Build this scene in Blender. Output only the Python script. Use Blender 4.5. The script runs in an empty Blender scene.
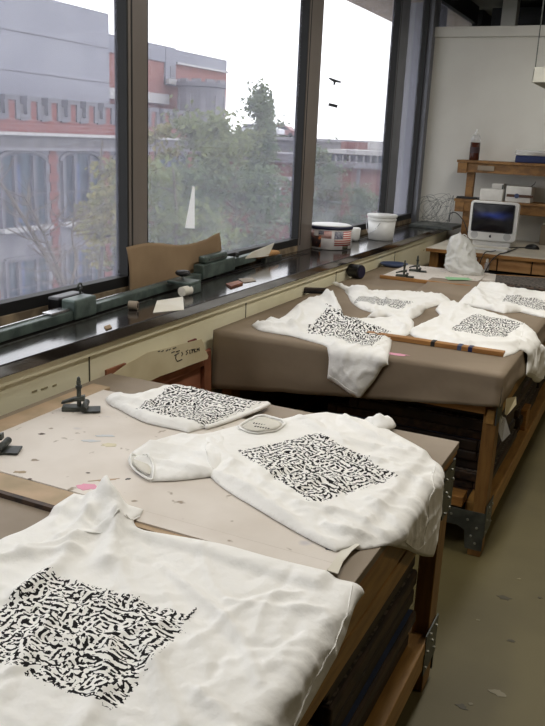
import bpy, bmesh, math, random
import numpy as np
from mathutils import Vector, Matrix, noise as mnoise
from mathutils.geometry import delaunay_2d_cdt
random.seed(7)
PI = math.pi
scene = bpy.context.scene
COL = scene.collection

# ------------------------------------------------------------------ camera
PW, PH = 545, 726
PP = np.array([272.5, 363.0]); FPX = 800.0
def _d(p): return np.array([p[0]-PP[0], -(p[1]-PP[1]), -FPX])
_Y = _d((672, 156)); _Y /= np.linalg.norm(_Y)
_X = -_d((-1490, 60)); _X -= _Y*(_X@_Y); _X /= np.linalg.norm(_X)
_Z = np.cross(_X, _Y)
RM = np.array([_X, _Y, _Z])
CAM = np.array([0, 0, 1.65])
def ray(px, py):
    v = RM@_d((px, py)); return v/np.linalg.norm(v)
def onz(px, py, z): v = ray(px, py); return CAM+v*(z-CAM[2])/v[2]
def onx(px, py, x): v = ray(px, py); return CAM+v*(x-CAM[0])/v[0]
def ony(px, py, y): v = ray(px, py); return CAM+v*(y-CAM[1])/v[1]

cd = bpy.data.cameras.new('camera'); cam = bpy.data.objects.new('camera', cd); COL.objects.link(cam)
mw = Matrix.Identity(4)
for i in range(3):
    for j in range(3): mw[i][j] = RM[i, j]
    mw[i][3] = CAM[i]
cam.matrix_world = mw
cd.sensor_fit = 'AUTO'; cd.sensor_width = 36; cd.lens = FPX/PH*36; cd.clip_start = .02; cd.clip_end = 600
scene.camera = cam
vs = scene.view_settings
vs.view_transform = 'Standard'; vs.look = 'None'; vs.gamma = 1; vs.use_curve_mapping = False
vs.exposure = 0.22

# ------------------------------------------------------------------ materials
def srgb(r, g, b):
    f = lambda c: (c/255/12.92 if c/255 <= .04045 else ((c/255+.055)/1.055)**2.4)
    return (f(r), f(g), f(b), 1)
def newmat(name):
    m = bpy.data.materials.new(name); m.use_nodes = True
    nt = m.node_tree; nt.nodes.clear()
    out = nt.nodes.new('ShaderNodeOutputMaterial')
    return m, nt, out
def N(nt, t, **kw):
    n = nt.nodes.new(t)
    for k, v in kw.items():
        if k.startswith('i_'):
            key = k[2:]; n.inputs[int(key) if key.isdigit() else key].default_value = v
        else: setattr(n, k, v)
    return n
def mix(nt, fac, a, b, blend='MIX'):
    n = nt.nodes.new('ShaderNodeMix'); n.data_type = 'RGBA'; n.blend_type = blend
    for key, v in ((0, fac), (6, a), (7, b)):
        if hasattr(v, 'is_linked'): nt.links.new(v, n.inputs[key])
        else: n.inputs[key].default_value = v
    return n.outputs[2]
def math_(nt, op, a, b=None, c=None):
    n = nt.nodes.new('ShaderNodeMath'); n.operation = op
    for i, v in enumerate((a, b, c)):
        if v is None: continue
        if hasattr(v, 'is_linked'): nt.links.new(v, n.inputs[i])
        else: n.inputs[i].default_value = v
    return n.outputs[0]
def ramp(nt, src, p0, p1):
    n = nt.nodes.new('ShaderNodeMapRange'); n.inputs[1].default_value = p0; n.inputs[2].default_value = p1
    nt.links.new(src, n.inputs[0]); return n.outputs[0]
def M(name, col, rough=.6, metal=0, col2=None, scale=6, detail=4, lo=.4, hi=.6, bump=0, bscale=60, stretch=None, spec=.5, ior=None):
    m, nt, out = newmat(name)
    b = N(nt, 'ShaderNodeBsdfPrincipled'); nt.links.new(b.outputs[0], out.inputs[0])
    b.inputs['Roughness'].default_value = rough; b.inputs['Metallic'].default_value = metal
    b.inputs['Specular IOR Level'].default_value = spec
    tc = N(nt, 'ShaderNodeTexCoord'); vec = tc.outputs['Object']
    if stretch:
        mp = N(nt, 'ShaderNodeMapping'); mp.inputs['Scale'].default_value = stretch
        nt.links.new(vec, mp.inputs[0]); vec = mp.outputs[0]
    if col2 is None: col2 = tuple(c*.82 for c in col[:3])+(1,)
    nz = N(nt, 'ShaderNodeTexNoise', i_Scale=scale, i_Detail=detail); nt.links.new(vec, nz.inputs['Vector'])
    c = mix(nt, ramp(nt, nz.outputs[0], lo, hi), col, col2)
    nt.links.new(c, b.inputs['Base Color'])
    if ior: b.inputs['IOR'].default_value = ior
    if bump:
        n2 = N(nt, 'ShaderNodeTexNoise', i_Scale=bscale, i_Detail=3); nt.links.new(vec, n2.inputs['Vector'])
        bp = N(nt, 'ShaderNodeBump', i_Strength=bump, i_Distance=.01); nt.links.new(n2.outputs[0], bp.inputs['Height'])
        nt.links.new(bp.outputs[0], b.inputs['Normal'])
    return m
MT = {}
MT['cream'] = M('cream_paint', srgb(236, 230, 200), .5, col2=srgb(222, 214, 178), scale=3, lo=.45, hi=.75)
MT['partition'] = M('partition_paint', srgb(218, 216, 208), .6, col2=srgb(210, 207, 199), scale=1.5)
MT['post'] = M('bronze_post', srgb(122, 113, 106), .45, .15, col2=srgb(108, 100, 94), scale=3, stretch=(1, 1, .2))
MT['postblue'] = M('bluish_post', srgb(112, 114, 122), .45, .15)
MT['shelfwood'] = M('shaded_shelf_pine', srgb(146, 106, 58), .55, col2=srgb(116, 82, 44), scale=7, stretch=(2, 8, 4))  # pine darkened to carry the shading under the shelves
MT['scuff'] = M('scuff', srgb(150, 140, 108), .6)
MT['gasket'] = M('black_gasket', srgb(14, 13, 13), .6)
MT['ledge'] = M('black_stone', srgb(34, 31, 30), .13, col2=srgb(58, 52, 46), scale=5, lo=.5, hi=.8, ior=2.4)
MT['sillwood'] = M('dirty_sill', srgb(150, 132, 106), .7, col2=srgb(100, 86, 68), scale=9)
MT['floor'] = M('concrete', srgb(103, 94, 60), .55, col2=srgb(86, 78, 47), scale=1.3, detail=8, bump=.05)
MT['ceil'] = M('ceiling_paint', srgb(128, 124, 116), .9)
MT['wall'] = M('wall_paint', srgb(84, 80, 70), .9)
MT['darkwall'] = M('far_wall', srgb(80, 80, 84), .9)
MT['wood'] = M('pine', srgb(176, 134, 74), .5, col2=srgb(142, 104, 54), scale=7, stretch=(8, 1, 8), lo=.35, hi=.7)
MT['woody'] = M('pine_vertical', srgb(150, 110, 60), .5, col2=srgb(120, 84, 43), scale=7, stretch=(8, 8, 1), lo=.35, hi=.7)
MT['woodx'] = M('pine_across', srgb(172, 124, 66), .5, col2=srgb(138, 92, 46), scale=7, stretch=(1, 8, 8), lo=.35, hi=.7)
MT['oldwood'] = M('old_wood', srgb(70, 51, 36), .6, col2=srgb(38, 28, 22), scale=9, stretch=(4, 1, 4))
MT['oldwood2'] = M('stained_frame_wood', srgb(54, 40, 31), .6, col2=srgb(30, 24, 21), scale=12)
MT['redwood'] = M('reddish_frame', srgb(150, 96, 68), .6, col2=srgb(120, 72, 50), scale=6)
MT['galv'] = M('galvanized', srgb(104, 108, 104), .45, .6, col2=srgb(80, 84, 82), scale=14)
MT['bolt'] = M('bolt_steel', srgb(180, 180, 170), .35, .8)
MT['kraft'] = M('kraft_cover', srgb(140, 124, 103), .75, col2=srgb(126, 110, 90), scale=2.5, bump=.08, bscale=25)
MT['kraft2'] = M('kraft_sheet', srgb(150, 126, 96), .75, col2=srgb(136, 112, 84), scale=3)
MT['kraft3'] = M('grey_kraft', srgb(146, 130, 110), .8, col2=srgb(134, 118, 98), scale=3)
MT['tabletop'] = M('grey_brown_top', srgb(152, 138, 120), .6, col2=srgb(136, 122, 104), scale=3)
MT['paper'] = M('white_paper', srgb(226, 222, 210), .8, col2=srgb(212, 206, 190), scale=4)
MT['oldpaper'] = M('cream_paper', srgb(214, 202, 168), .8, col2=srgb(200, 186, 150), scale=4)
MT['ink'] = M('marker_ink', srgb(28, 26, 26), .7)
MT['green'] = M('hammered_green_steel', srgb(92, 106, 100), .42, .3, col2=srgb(66, 78, 74), scale=14)
MT['iron'] = M('dark_iron', srgb(84, 88, 82), .45, .4, col2=srgb(50, 53, 50), scale=30)
MT['steel'] = M('bright_steel', srgb(200, 200, 200), .25, 1)
MT['black'] = M('black_plastic', srgb(20, 20, 22), .35)
MT['rubber'] = M('knob_black', srgb(26, 24, 24), .4)
MT['whiteplastic'] = M('white_plastic', srgb(226, 226, 222), .35, col2=srgb(214, 214, 212), scale=3)
MT['greyplastic'] = M('speaker_grey', srgb(190, 190, 190), .5)
MT['logo'] = M('dark_mark', srgb(34, 34, 38), .3)
MT['navy'] = M('navy_lid', srgb(26, 28, 58), .35)
MT['blue'] = M('blue_plastic', srgb(20, 34, 82), .35)
MT['bluedull'] = M('dull_blue', srgb(64, 78, 112), .5)
MT['brownliquid'] = M('brown_liquid', srgb(72, 36, 26), .2)
MT['sticker'] = M('plum_sticker', srgb(60, 40, 44), .5)
MT['cardboard'] = M('white_carton', srgb(224, 222, 216), .7)
MT['brownband'] = M('brown_band', srgb(88, 58, 40), .6)
MT['desktop'] = M('white_laminate', srgb(214, 206, 188), .4)
MT['plywood'] = M('plywood', srgb(188, 142, 90), .55, col2=srgb(158, 112, 66), scale=5, stretch=(1, 1, 5))
MT['screencloth'] = M('dark_mesh', srgb(58, 54, 50), .7, col2=srgb(110, 100, 90), scale=60, lo=.45, hi=.6)
MT['tapegreen'] = M('green_tape', srgb(150, 200, 150), .6)
MT['pink'] = M('pink_paint', srgb(226, 156, 178), .6)
MT['stone'] = M('grey_stone', srgb(124, 123, 128), .85, col2=srgb(110, 108, 115), scale=1.2)
MT['stonemid'] = M('mid_stone', srgb(106, 105, 111), .85, col2=srgb(93, 92, 99), scale=1.2)
MT['stonedark'] = M('weathered_stone', srgb(104, 102, 104), .85, col2=srgb(88, 86, 90), scale=2)
MT['concretepanel'] = M('grey_panel', srgb(128, 129, 138), .85, col2=srgb(119, 120, 130), scale=.4)
MT['whitestone'] = M('white_stone', srgb(168, 167, 168), .85)
MT['winglass'] = M('dark_window', srgb(32, 38, 48), .6, col2=srgb(62, 76, 88), scale=.7, stretch=(1, 3, .3))
MT['asphalt'] = M('street', srgb(88, 90, 84), .9, col2=srgb(70, 78, 62), scale=.1)
MT['soffit'] = M('soffit_board', srgb(190, 172, 160), .9)
MT['bark'] = M('bark', srgb(84, 76, 66), .9)
MT['carpaint'] = M('car_silver', srgb(190, 192, 200), .3, .3)
MT['carred'] = M('car_red', srgb(140, 104, 104), .3, .2)
MT['tinwhite'] = M('tin_white', srgb(214, 210, 206), .35, col2=srgb(196, 190, 190), scale=12)
MT['tinphoto'] = M('tin_photo', srgb(60, 44, 44), .35, col2=srgb(206, 120, 60), scale=22, lo=.5, hi=.6)
MT['olive'] = M('olive_smudge', srgb(64, 60, 44), .7)
MT['stain'] = M('floor_stain', srgb(74, 68, 46), .5)
MT['stainlight'] = M('floor_stain_light', srgb(130, 122, 96), .5)
MT['ceramic'] = M('reflector_enamel', srgb(206, 204, 192), .4)

def brick_mat(name, c1, c2, mortar, scale):
    m, nt, out = newmat(name)
    b = N(nt, 'ShaderNodeBsdfPrincipled', i_Roughness=.9); nt.links.new(b.outputs[0], out.inputs[0])
    tc = N(nt, 'ShaderNodeTexCoord'); sp = N(nt, 'ShaderNodeSeparateXYZ'); nt.links.new(tc.outputs['Object'], sp.inputs[0])
    cx = N(nt, 'ShaderNodeCombineXYZ')
    nt.links.new(math_(nt, 'ADD', sp.outputs[0], sp.outputs[1]), cx.inputs[0]); nt.links.new(sp.outputs[2], cx.inputs[1])
    br = N(nt, 'ShaderNodeTexBrick', i_Color1=c1, i_Color2=c2, i_Mortar=mortar, i_Scale=scale)
    br.inputs['Mortar Size'].default_value = .025
    nt.links.new(cx.outputs[0], br.inputs['Vector']); nt.links.new(br.outputs[0], b.inputs['Base Color'])
    return m
MT['brick'] = brick_mat('red_brick', srgb(122, 66, 58), srgb(110, 57, 50), srgb(128, 106, 103), 1.3)
MT['brickfar'] = brick_mat('pale_brick', srgb(124, 78, 70), srgb(115, 72, 64), srgb(132, 98, 92), 1.5)

def leaf_mat(name, c, c2):
    m, nt, out = newmat(name)
    b = N(nt, 'ShaderNodeBsdfDiffuse'); t = N(nt, 'ShaderNodeBsdfTranslucent'); mx = N(nt, 'ShaderNodeMixShader', i_0=.35)
    tc = N(nt, 'ShaderNodeTexCoord'); nz = N(nt, 'ShaderNodeTexNoise', i_Scale=1.5); nt.links.new(tc.outputs['Object'], nz.inputs['Vector'])
    cc = mix(nt, ramp(nt, nz.outputs[0], .35, .65), c, c2)
    nt.links.new(cc, b.inputs[0]); nt.links.new(cc, t.inputs[0])
    nt.links.new(b.outputs[0], mx.inputs[1]); nt.links.new(t.outputs[0], mx.inputs[2]); nt.links.new(mx.outputs[0], out.inputs[0])
    return m
MT['leaf'] = leaf_mat('green_leaves', srgb(122, 130, 92), srgb(96, 104, 76))
MT['leafy'] = leaf_mat('yellow_leaves', srgb(150, 142, 96), srgb(118, 120, 86))
MT['leafd'] = leaf_mat('dark_leaves', srgb(106, 118, 90), srgb(84, 96, 74))

# dusty window glass: mostly clear, a film of dust that scatters daylight, a Fresnel sheen
def glass_mat():
    m, nt, out = newmat('dusty_glass')
    tr = N(nt, 'ShaderNodeBsdfTransparent', i_0=(1, 1, 1, 1))
    tl = N(nt, 'ShaderNodeBsdfTranslucent', i_0=srgb(226, 228, 248))
    gl = N(nt, 'ShaderNodeBsdfGlossy', i_Roughness=.03)
    tc = N(nt, 'ShaderNodeTexCoord')
    mp = N(nt, 'ShaderNodeMapping'); mp.inputs['Scale'].default_value = (1, 1, .12); nt.links.new(tc.outputs['Object'], mp.inputs[0])
    nz = N(nt, 'ShaderNodeTexNoise', i_Scale=14, i_Detail=4); nt.links.new(mp.outputs[0], nz.inputs['Vector'])
    f = math_(nt, 'MULTIPLY_ADD', nz.outputs[0], .05, DUST)
    m1 = N(nt, 'ShaderNodeMixShader'); nt.links.new(f, m1.inputs[0]); nt.links.new(tr.outputs[0], m1.inputs[1]); nt.links.new(tl.outputs[0], m1.inputs[2])
    lw = N(nt, 'ShaderNodeLayerWeight', i_Blend=.5)
    sch = math_(nt, 'MULTIPLY_ADD', math_(nt, 'POWER', lw.outputs['Facing'], 5.0), .8, .03)
    m2 = N(nt, 'ShaderNodeMixShader'); nt.links.new(sch, m2.inputs[0]); nt.links.new(m1.outputs[0], m2.inputs[1]); nt.links.new(gl.outputs[0], m2.inputs[2])
    nt.links.new(m2.outputs[0], out.inputs[0])
    return m
DUST = .075
MT['glass'] = glass_mat()
def clear_mat(name, col, fac):
    m, nt, out = newmat(name)
    tr = N(nt, 'ShaderNodeBsdfTransparent', i_0=col); d = N(nt, 'ShaderNodeBsdfPrincipled', i_Roughness=.2); d.inputs[0].default_value = (.8, .8, .8, 1)
    mx = N(nt, 'ShaderNodeMixShader', i_0=fac); nt.links.new(tr.outputs[0], mx.inputs[1]); nt.links.new(d.outputs[0], mx.inputs[2]); nt.links.new(mx.outputs[0], out.inputs[0])
    return m
MT['clear'] = clear_mat('clear_plastic', (.95, .95, .95, 1), .35)
def bag_mat():
    m, nt, out = newmat('white_film')
    d = N(nt, 'ShaderNodeBsdfPrincipled', i_Roughness=.35); d.inputs[0].default_value = srgb(238, 238, 234)
    t = N(nt, 'ShaderNodeBsdfTranslucent', i_0=srgb(240, 240, 236)); mx = N(nt, 'ShaderNodeMixShader', i_0=.35)
    nt.links.new(d.outputs[0], mx.inputs[1]); nt.links.new(t.outputs[0], mx.inputs[2]); nt.links.new(mx.outputs[0], out.inputs[0])
    return m
MT['bag'] = bag_mat()
def thin_mat():
    m, nt, out = newmat('backlit_white_paper')
    t = N(nt, 'ShaderNodeBsdfTranslucent', i_0=srgb(250, 250, 250)); d = N(nt, 'ShaderNodeBsdfDiffuse', i_0=srgb(245, 245, 245)); mx = N(nt, 'ShaderNodeMixShader', i_0=.6)
    nt.links.new(d.outputs[0], mx.inputs[1]); nt.links.new(t.outputs[0], mx.inputs[2]); nt.links.new(mx.outputs[0], out.inputs[0]); return m
MT['thinpaper'] = thin_mat()

def shirt_mat():
    m, nt, out = newmat('white_cotton_with_black_print')
    b = N(nt, 'ShaderNodeBsdfPrincipled', i_Roughness=.85); b.inputs['Specular IOR Level'].default_value = .15
    nt.links.new(b.outputs[0], out.inputs[0])
    uv = N(nt, 'ShaderNodeUVMap', uv_map='print')
    # strokes: Gabor noise makes short bars in all directions; a second, grid-like band breaks them
    nz = N(nt, 'ShaderNodeTexNoise', i_Scale=9, i_Detail=2); nt.links.new(uv.outputs[0], nz.inputs['Vector'])
    add = N(nt, 'ShaderNodeMixRGB') if False else None
    vm = N(nt, 'ShaderNodeVectorMath', operation='MULTIPLY_ADD'); vm.inputs[1].default_value = (.05, .05, 0)
    nt.links.new(nz.outputs['Color'], vm.inputs[0]); nt.links.new(uv.outputs[0], vm.inputs[2])
    g = N(nt, 'ShaderNodeTexGabor', i_Scale=15.0, i_Frequency=1.45, i_Anisotropy=0.0); g.gabor_type = '2D'
    nt.links.new(vm.outputs[0], g.inputs['Vector'])
    ga = N(nt, 'ShaderNodeTexGabor', i_Scale=15.0, i_Frequency=1.5, i_Anisotropy=.75); ga.gabor_type = '2D'; ga.inputs['Orientation'].default_value = 0.0
    gb = N(nt, 'ShaderNodeTexGabor', i_Scale=15.0, i_Frequency=1.5, i_Anisotropy=.75); gb.gabor_type = '2D'; gb.inputs['Orientation'].default_value = PI/2
    for q in (ga, gb): nt.links.new(vm.outputs[0], q.inputs['Vector'])
    sel = N(nt, 'ShaderNodeTexVoronoi', i_Scale=9.0); sel.feature = 'F1'; nt.links.new(vm.outputs[0], sel.inputs['Vector'])
    ss = N(nt, 'ShaderNodeSeparateXYZ'); nt.links.new(sel.outputs['Color'], ss.inputs[0])
    def pick(c, a, b):
        m_ = N(nt, 'ShaderNodeMix'); nt.links.new(c, m_.inputs[0]); nt.links.new(a, m_.inputs[2]); nt.links.new(b, m_.inputs[3]); return m_.outputs[0]
    gv = pick(math_(nt, 'GREATER_THAN', ss.outputs[0], .5), ga.outputs['Value'], gb.outputs['Value'])
    gv = pick(math_(nt, 'GREATER_THAN', ss.outputs[1], .72), gv, g.outputs['Value'])
    st = math_(nt, 'GREATER_THAN', gv, .5)
    n2 = N(nt, 'ShaderNodeTexNoise', i_Scale=34, i_Detail=1); nt.links.new(uv.outputs[0], n2.inputs['Vector'])
    gaps = math_(nt, 'LESS_THAN', n2.outputs[0], .58)
    n3 = N(nt, 'ShaderNodeTexNoise', i_Scale=30, i_Detail=1); n3.inputs['Distortion'].default_value = .5
    mp = N(nt, 'ShaderNodeMapping'); mp.inputs['Location'].default_value = (3.3, 1.7, 0); nt.links.new(uv.outputs[0], mp.inputs[0]); nt.links.new(mp.outputs[0], n3.inputs['Vector'])
    blobs = math_(nt, 'GREATER_THAN', n3.outputs[0], .67)
    ink = math_(nt, 'MAXIMUM', math_(nt, 'MULTIPLY', st, gaps), blobs)
    sp = N(nt, 'ShaderNodeSeparateXYZ'); nt.links.new(uv.outputs[0], sp.inputs[0])
    u, v = sp.outputs[0], sp.outputs[1]
    e = math_(nt, 'MINIMUM', math_(nt, 'MINIMUM', u, math_(nt, 'SUBTRACT', 1.0, u)), math_(nt, 'MINIMUM', v, math_(nt, 'SUBTRACT', 1.0, v)))
    rag = math_(nt, 'MULTIPLY_ADD', n2.outputs[0], .12, -.07)
    ins = math_(nt, 'GREATER_THAN', math_(nt, 'ADD', e, rag), 0.0)
    ink = math_(nt, 'MULTIPLY', ink, ins)
    tc = N(nt, 'ShaderNodeTexCoord')
    n4 = N(nt, 'ShaderNodeTexNoise', i_Scale=5, i_Detail=3); nt.links.new(tc.outputs['Object'], n4.inputs['Vector'])
    base = mix(nt, n4.outputs[0], srgb(244, 243, 239), srgb(237, 235, 229))
    c = mix(nt, ink, base, srgb(27, 25, 26)); nt.links.new(c, b.inputs['Base Color'])
    wv = N(nt, 'ShaderNodeTexNoise', i_Scale=70, i_Detail=3); nt.links.new(tc.outputs['Object'], wv.inputs['Vector'])
    bp = N(nt, 'ShaderNodeBump', i_Strength=.18, i_Distance=.01); nt.links.new(wv.outputs[0], bp.inputs['Height']); nt.links.new(bp.outputs[0], b.inputs['Normal'])
    return m
MT['shirt'] = shirt_mat()
MT['cotton'] = M('white_cotton', srgb(244, 243, 239), .85, col2=srgb(237, 235, 229), scale=5, bump=.15, bscale=70, spec=.15)
MT['cottonshade'] = M('shirt_inside_shade', srgb(224, 220, 208), .9, spec=.1)  # darker cotton: shade inside neck and sleeve put into the colour

def board_mat():
    m, nt, out = newmat('stained_white_board')
    b = N(nt, 'ShaderNodeBsdfPrincipled', i_Roughness=.6); nt.links.new(b.outputs[0], out.inputs[0])
    tc = N(nt, 'ShaderNodeTexCoord'); v = tc.outputs['Object']
    n1 = N(nt, 'ShaderNodeTexNoise', i_Scale=4, i_Detail=8); nt.links.new(v, n1.inputs['Vector'])
    c = mix(nt, ramp(nt, n1.outputs[0], .4, .68), srgb(222, 214, 204), srgb(206, 196, 184))
    n2 = N(nt, 'ShaderNodeTexNoise', i_Scale=26, i_Detail=2); nt.links.new(v, n2.inputs['Vector'])
    c = mix(nt, ramp(nt, n2.outputs[0], .68, .74), c, srgb(146, 132, 112))
    n3 = N(nt, 'ShaderNodeTexNoise', i_Scale=9, i_Detail=2); mp = N(nt, 'ShaderNodeMapping'); mp.inputs['Location'].default_value = (5, 2, 0)
    nt.links.new(v, mp.inputs[0]); nt.links.new(mp.outputs[0], n3.inputs['Vector'])
    c = mix(nt, math_(nt, 'MULTIPLY', ramp(nt, n3.outputs[0], .7, .78), .5), c, srgb(150, 150, 170))
    nt.links.new(c, b.inputs['Base Color'])
    return m
MT['board'] = board_mat()
MT['boardmargin'] = M('worn_board_margin', srgb(186, 160, 130), .65, col2=srgb(160, 142, 112), scale=9, detail=8, lo=.4, hi=.65)

def flag_mat():
    m, nt, out = newmat('flag_print')
    b = N(nt, 'ShaderNodeBsdfPrincipled', i_Roughness=.4); nt.links.new(b.outputs[0], out.inputs[0])
    uv = N(nt, 'ShaderNodeUVMap', uv_map='print'); sp = N(nt, 'ShaderNodeSeparateXYZ'); nt.links.new(uv.outputs[0], sp.inputs[0])
    u, v = sp.outputs[0], sp.outputs[1]
    s = math_(nt, 'LESS_THAN', math_(nt, 'FRACT', math_(nt, 'MULTIPLY', v, 6.5)), .5)
    c = mix(nt, s, srgb(226, 214, 206), srgb(178, 60, 56))
    fu = math_(nt, 'SUBTRACT', math_(nt, 'FRACT', math_(nt, 'MULTIPLY', u, 15)), .5)
    fv = math_(nt, 'SUBTRACT', math_(nt, 'FRACT', math_(nt, 'MULTIPLY', v, 11)), .5)
    star = math_(nt, 'LESS_THAN', math_(nt, 'ADD', math_(nt, 'MULTIPLY', fu, fu), math_(nt, 'MULTIPLY', fv, fv)), .06)
    cc = mix(nt, star, srgb(38, 42, 78), srgb(220, 216, 210))
    can = math_(nt, 'MULTIPLY', math_(nt, 'LESS_THAN', u, .42), math_(nt, 'GREATER_THAN', v, .46))
    nt.links.new(mix(nt, can, c, cc), b.inputs['Base Color'])
    return m
MT['flag'] = flag_mat()
def screen_mat():
    m, nt, out = newmat('computer_screen')
    b = N(nt, 'ShaderNodeBsdfPrincipled', i_Roughness=.12); b.inputs[0].default_value = (.012, .012, .015, 1); nt.links.new(b.outputs[0], out.inputs[0])
    uv = N(nt, 'ShaderNodeUVMap', uv_map='print'); sp = N(nt, 'ShaderNodeSeparateXYZ'); nt.links.new(uv.outputs[0], sp.inputs[0])
    nz = N(nt, 'ShaderNodeTexNoise', i_Scale=3); nt.links.new(uv.outputs[0], nz.inputs['Vector'])
    d = math_(nt, 'SUBTRACT', math_(nt, 'ADD', sp.outputs[1], math_(nt, 'MULTIPLY', nz.outputs[0], .22)), .72)
    g = math_(nt, 'POWER', 2.718, math_(nt, 'MULTIPLY', math_(nt, 'MULTIPLY', d, d), -90.0))
    du = math_(nt, 'SUBTRACT', sp.outputs[0], .5)
    g = math_(nt, 'MULTIPLY', g, math_(nt, 'POWER', 2.718, math_(nt, 'MULTIPLY', math_(nt, 'MULTIPLY', du, du), -10.0)))
    b.inputs['Emission Color'].default_value = srgb(60, 90, 200); nt.links.new(math_(nt, 'MULTIPLY', g, .16), b.inputs['Emission Strength'])
    return m
MT['screen'] = screen_mat()

# ------------------------------------------------------------------ mesh helpers
ORG = {}
class MB:
    def __init__(s): s.v = []; s.f = []; s.uv = None
    def add(s, vs_, fs):
        o = len(s.v); s.v += [tuple(map(float, p)) for p in vs_]; s.f += [tuple(i+o for i in f) for f in fs]; return s
    def box(s, x0, x1, y0, y1, z0, z1):
        v = [(x, y, z) for x in (x0, x1) for y in (y0, y1) for z in (z0, z1)]
        return s.add(v, [(0, 1, 3, 2), (4, 6, 7, 5), (0, 4, 5, 1), (2, 3, 7, 6), (0, 2, 6, 4), (1, 5, 7, 3)])
    def obox(s, c, dims, rz=0, rx=0, ry=0):
        R = Matrix.Rotation(rz, 3, 'Z')@Matrix.Rotation(ry, 3, 'Y')@Matrix.Rotation(rx, 3, 'X')
        v = [Vector(c)+R@Vector((x*dims[0]/2, y*dims[1]/2, z*dims[2]/2)) for x in (-1, 1) for y in (-1, 1) for z in (-1, 1)]
        return s.add(v, [(0, 1, 3, 2), (4, 6, 7, 5), (0, 4, 5, 1), (2, 3, 7, 6), (0, 2, 6, 4), (1, 5, 7, 3)])
    def cyl(s, p0, p1, r0, r1=None, n=16):
        r1 = r0 if r1 is None else r1
        p0, p1 = Vector(p0), Vector(p1); a = (p1-p0).normalized()
        u = a.orthogonal().normalized(); w = a.cross(u)
        ring = lambda c, r: [c+(u*math.cos(2*PI*k/n)+w*math.sin(2*PI*k/n))*r for k in range(n)]
        return s.add(ring(p0, r0)+ring(p1, r1), [(k, (k+1) % n, n+(k+1) % n, n+k) for k in range(n)]+[tuple(range(n-1, -1, -1)), tuple(range(n, 2*n))])
    def lathe(s, prof, c, n=32):
        vv = []; ff = []
        for r, z in prof: vv += [(c[0]+r*math.cos(2*PI*k/n), c[1]+r*math.sin(2*PI*k/n), c[2]+z) for k in range(n)]
        for i in range(len(prof)-1):
            ff += [(i*n+k, i*n+(k+1) % n, (i+1)*n+(k+1) % n, (i+1)*n+k) for k in range(n)]
        ff.append(tuple(range(n-1, -1, -1))); m = (len(prof)-1)*n; ff.append(tuple(range(m, m+n)))
        return s.add(vv, ff)
    def tube(s, pts, r, n=8, closed=False, flat=1.0):
        pts = [Vector(p) for p in pts]; L = len(pts); vv = []; ff = []
        rr = r if isinstance(r, (list, tuple)) else [r]*L
        for i, p in enumerate(pts):
            a = (pts[(i+1) % L]-pts[i-1]) if closed else (pts[min(i+1, L-1)]-pts[max(i-1, 0)])
            a = a.normalized() if a.length > 1e-9 else Vector((0, 0, 1))
            up = Vector((0, 0, 1)) if abs(a.z) < .95 else Vector((1, 0, 0))
            u = a.cross(up).normalized(); w = u.cross(a)
            vv += [p+(u*math.cos(2*PI*k/n)+w*math.sin(2*PI*k/n)*flat)*rr[i] for k in range(n)]
        m = L if closed else L-1
        for i in range(m):
            j = (i+1) % L
            ff += [(i*n+k, i*n+(k+1) % n, j*n+(k+1) % n, j*n+k) for k in range(n)]
        if not closed: ff += [tuple(range(n-1, -1, -1)), tuple(range((L-1)*n, L*n))]
        return s.add(vv, ff)
    def prism(s, poly, off):                       # polygon of 3D points pushed along a vector
        n = len(poly); off = Vector(off); a = [Vector(p) for p in poly]; b = [p+off for p in a]
        return s.add(a+b, [tuple(range(n)), tuple(range(2*n-1, n-1, -1))]+[(k, k+n, (k+1) % n+n, (k+1) % n) for k in range(n)])
    def build(s, name, mat, parent=None, smooth=False, bevel=0, seg=2):
        me = bpy.data.meshes.new(name); o0 = ORG.get(parent, Vector((0, 0, 0))) if parent else Vector((0, 0, 0))
        org = o0
        if parent is None and s.v:                # origin at the base centre of a top-level mesh
            A = np.array(s.v); lo, hi = A.min(0), A.max(0); org = Vector(((lo[0]+hi[0])/2, (lo[1]+hi[1])/2, lo[2]))
        me.from_pydata([tuple(Vector(p)-org) for p in s.v], [], s.f); me.materials.append(MT[mat] if isinstance(mat, str) else mat)
        bm = bmesh.new(); bm.from_mesh(me); bmesh.ops.recalc_face_normals(bm, faces=bm.faces)
        bm.to_mesh(me); bm.free()
        if s.uv is not None:
            l = me.uv_layers.new(name='print')
            for lp in me.loops: l.data[lp.index].uv = s.uv[lp.vertex_index]
        if smooth: me.polygons.foreach_set('use_smooth', [True]*len(me.polygons))
        o = bpy.data.objects.new(name, me); COL.objects.link(o)
        if parent: o.parent = parent
        else: o.location = org
        ORG[o] = org
        if bevel:
            b = o.modifiers.new('bevel', 'BEVEL'); b.width = bevel; b.segments = seg; b.limit_method = 'ANGLE'
        return o
def tag(o, label=None, cat=None, group=None, kind=None):
    if label: o['label'] = label
    if cat: o['category'] = cat
    if group: o['group'] = group
    if kind: o['kind'] = kind
    return o
def thing(name, loc, label, cat, group=None, kind=None):
    o = bpy.data.objects.new(name, None); o.empty_display_size = .05; COL.objects.link(o)
    o.location = loc; ORG[o] = Vector(loc)
    return tag(o, label, cat, group, kind)
def copy_tree(o, parent=None):
    c = o.copy(); COL.objects.link(c); c.parent = parent
    for ch in list(o.children): copy_tree(ch, c)
    return c
def B(*a): return MB().box(*a)

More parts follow.
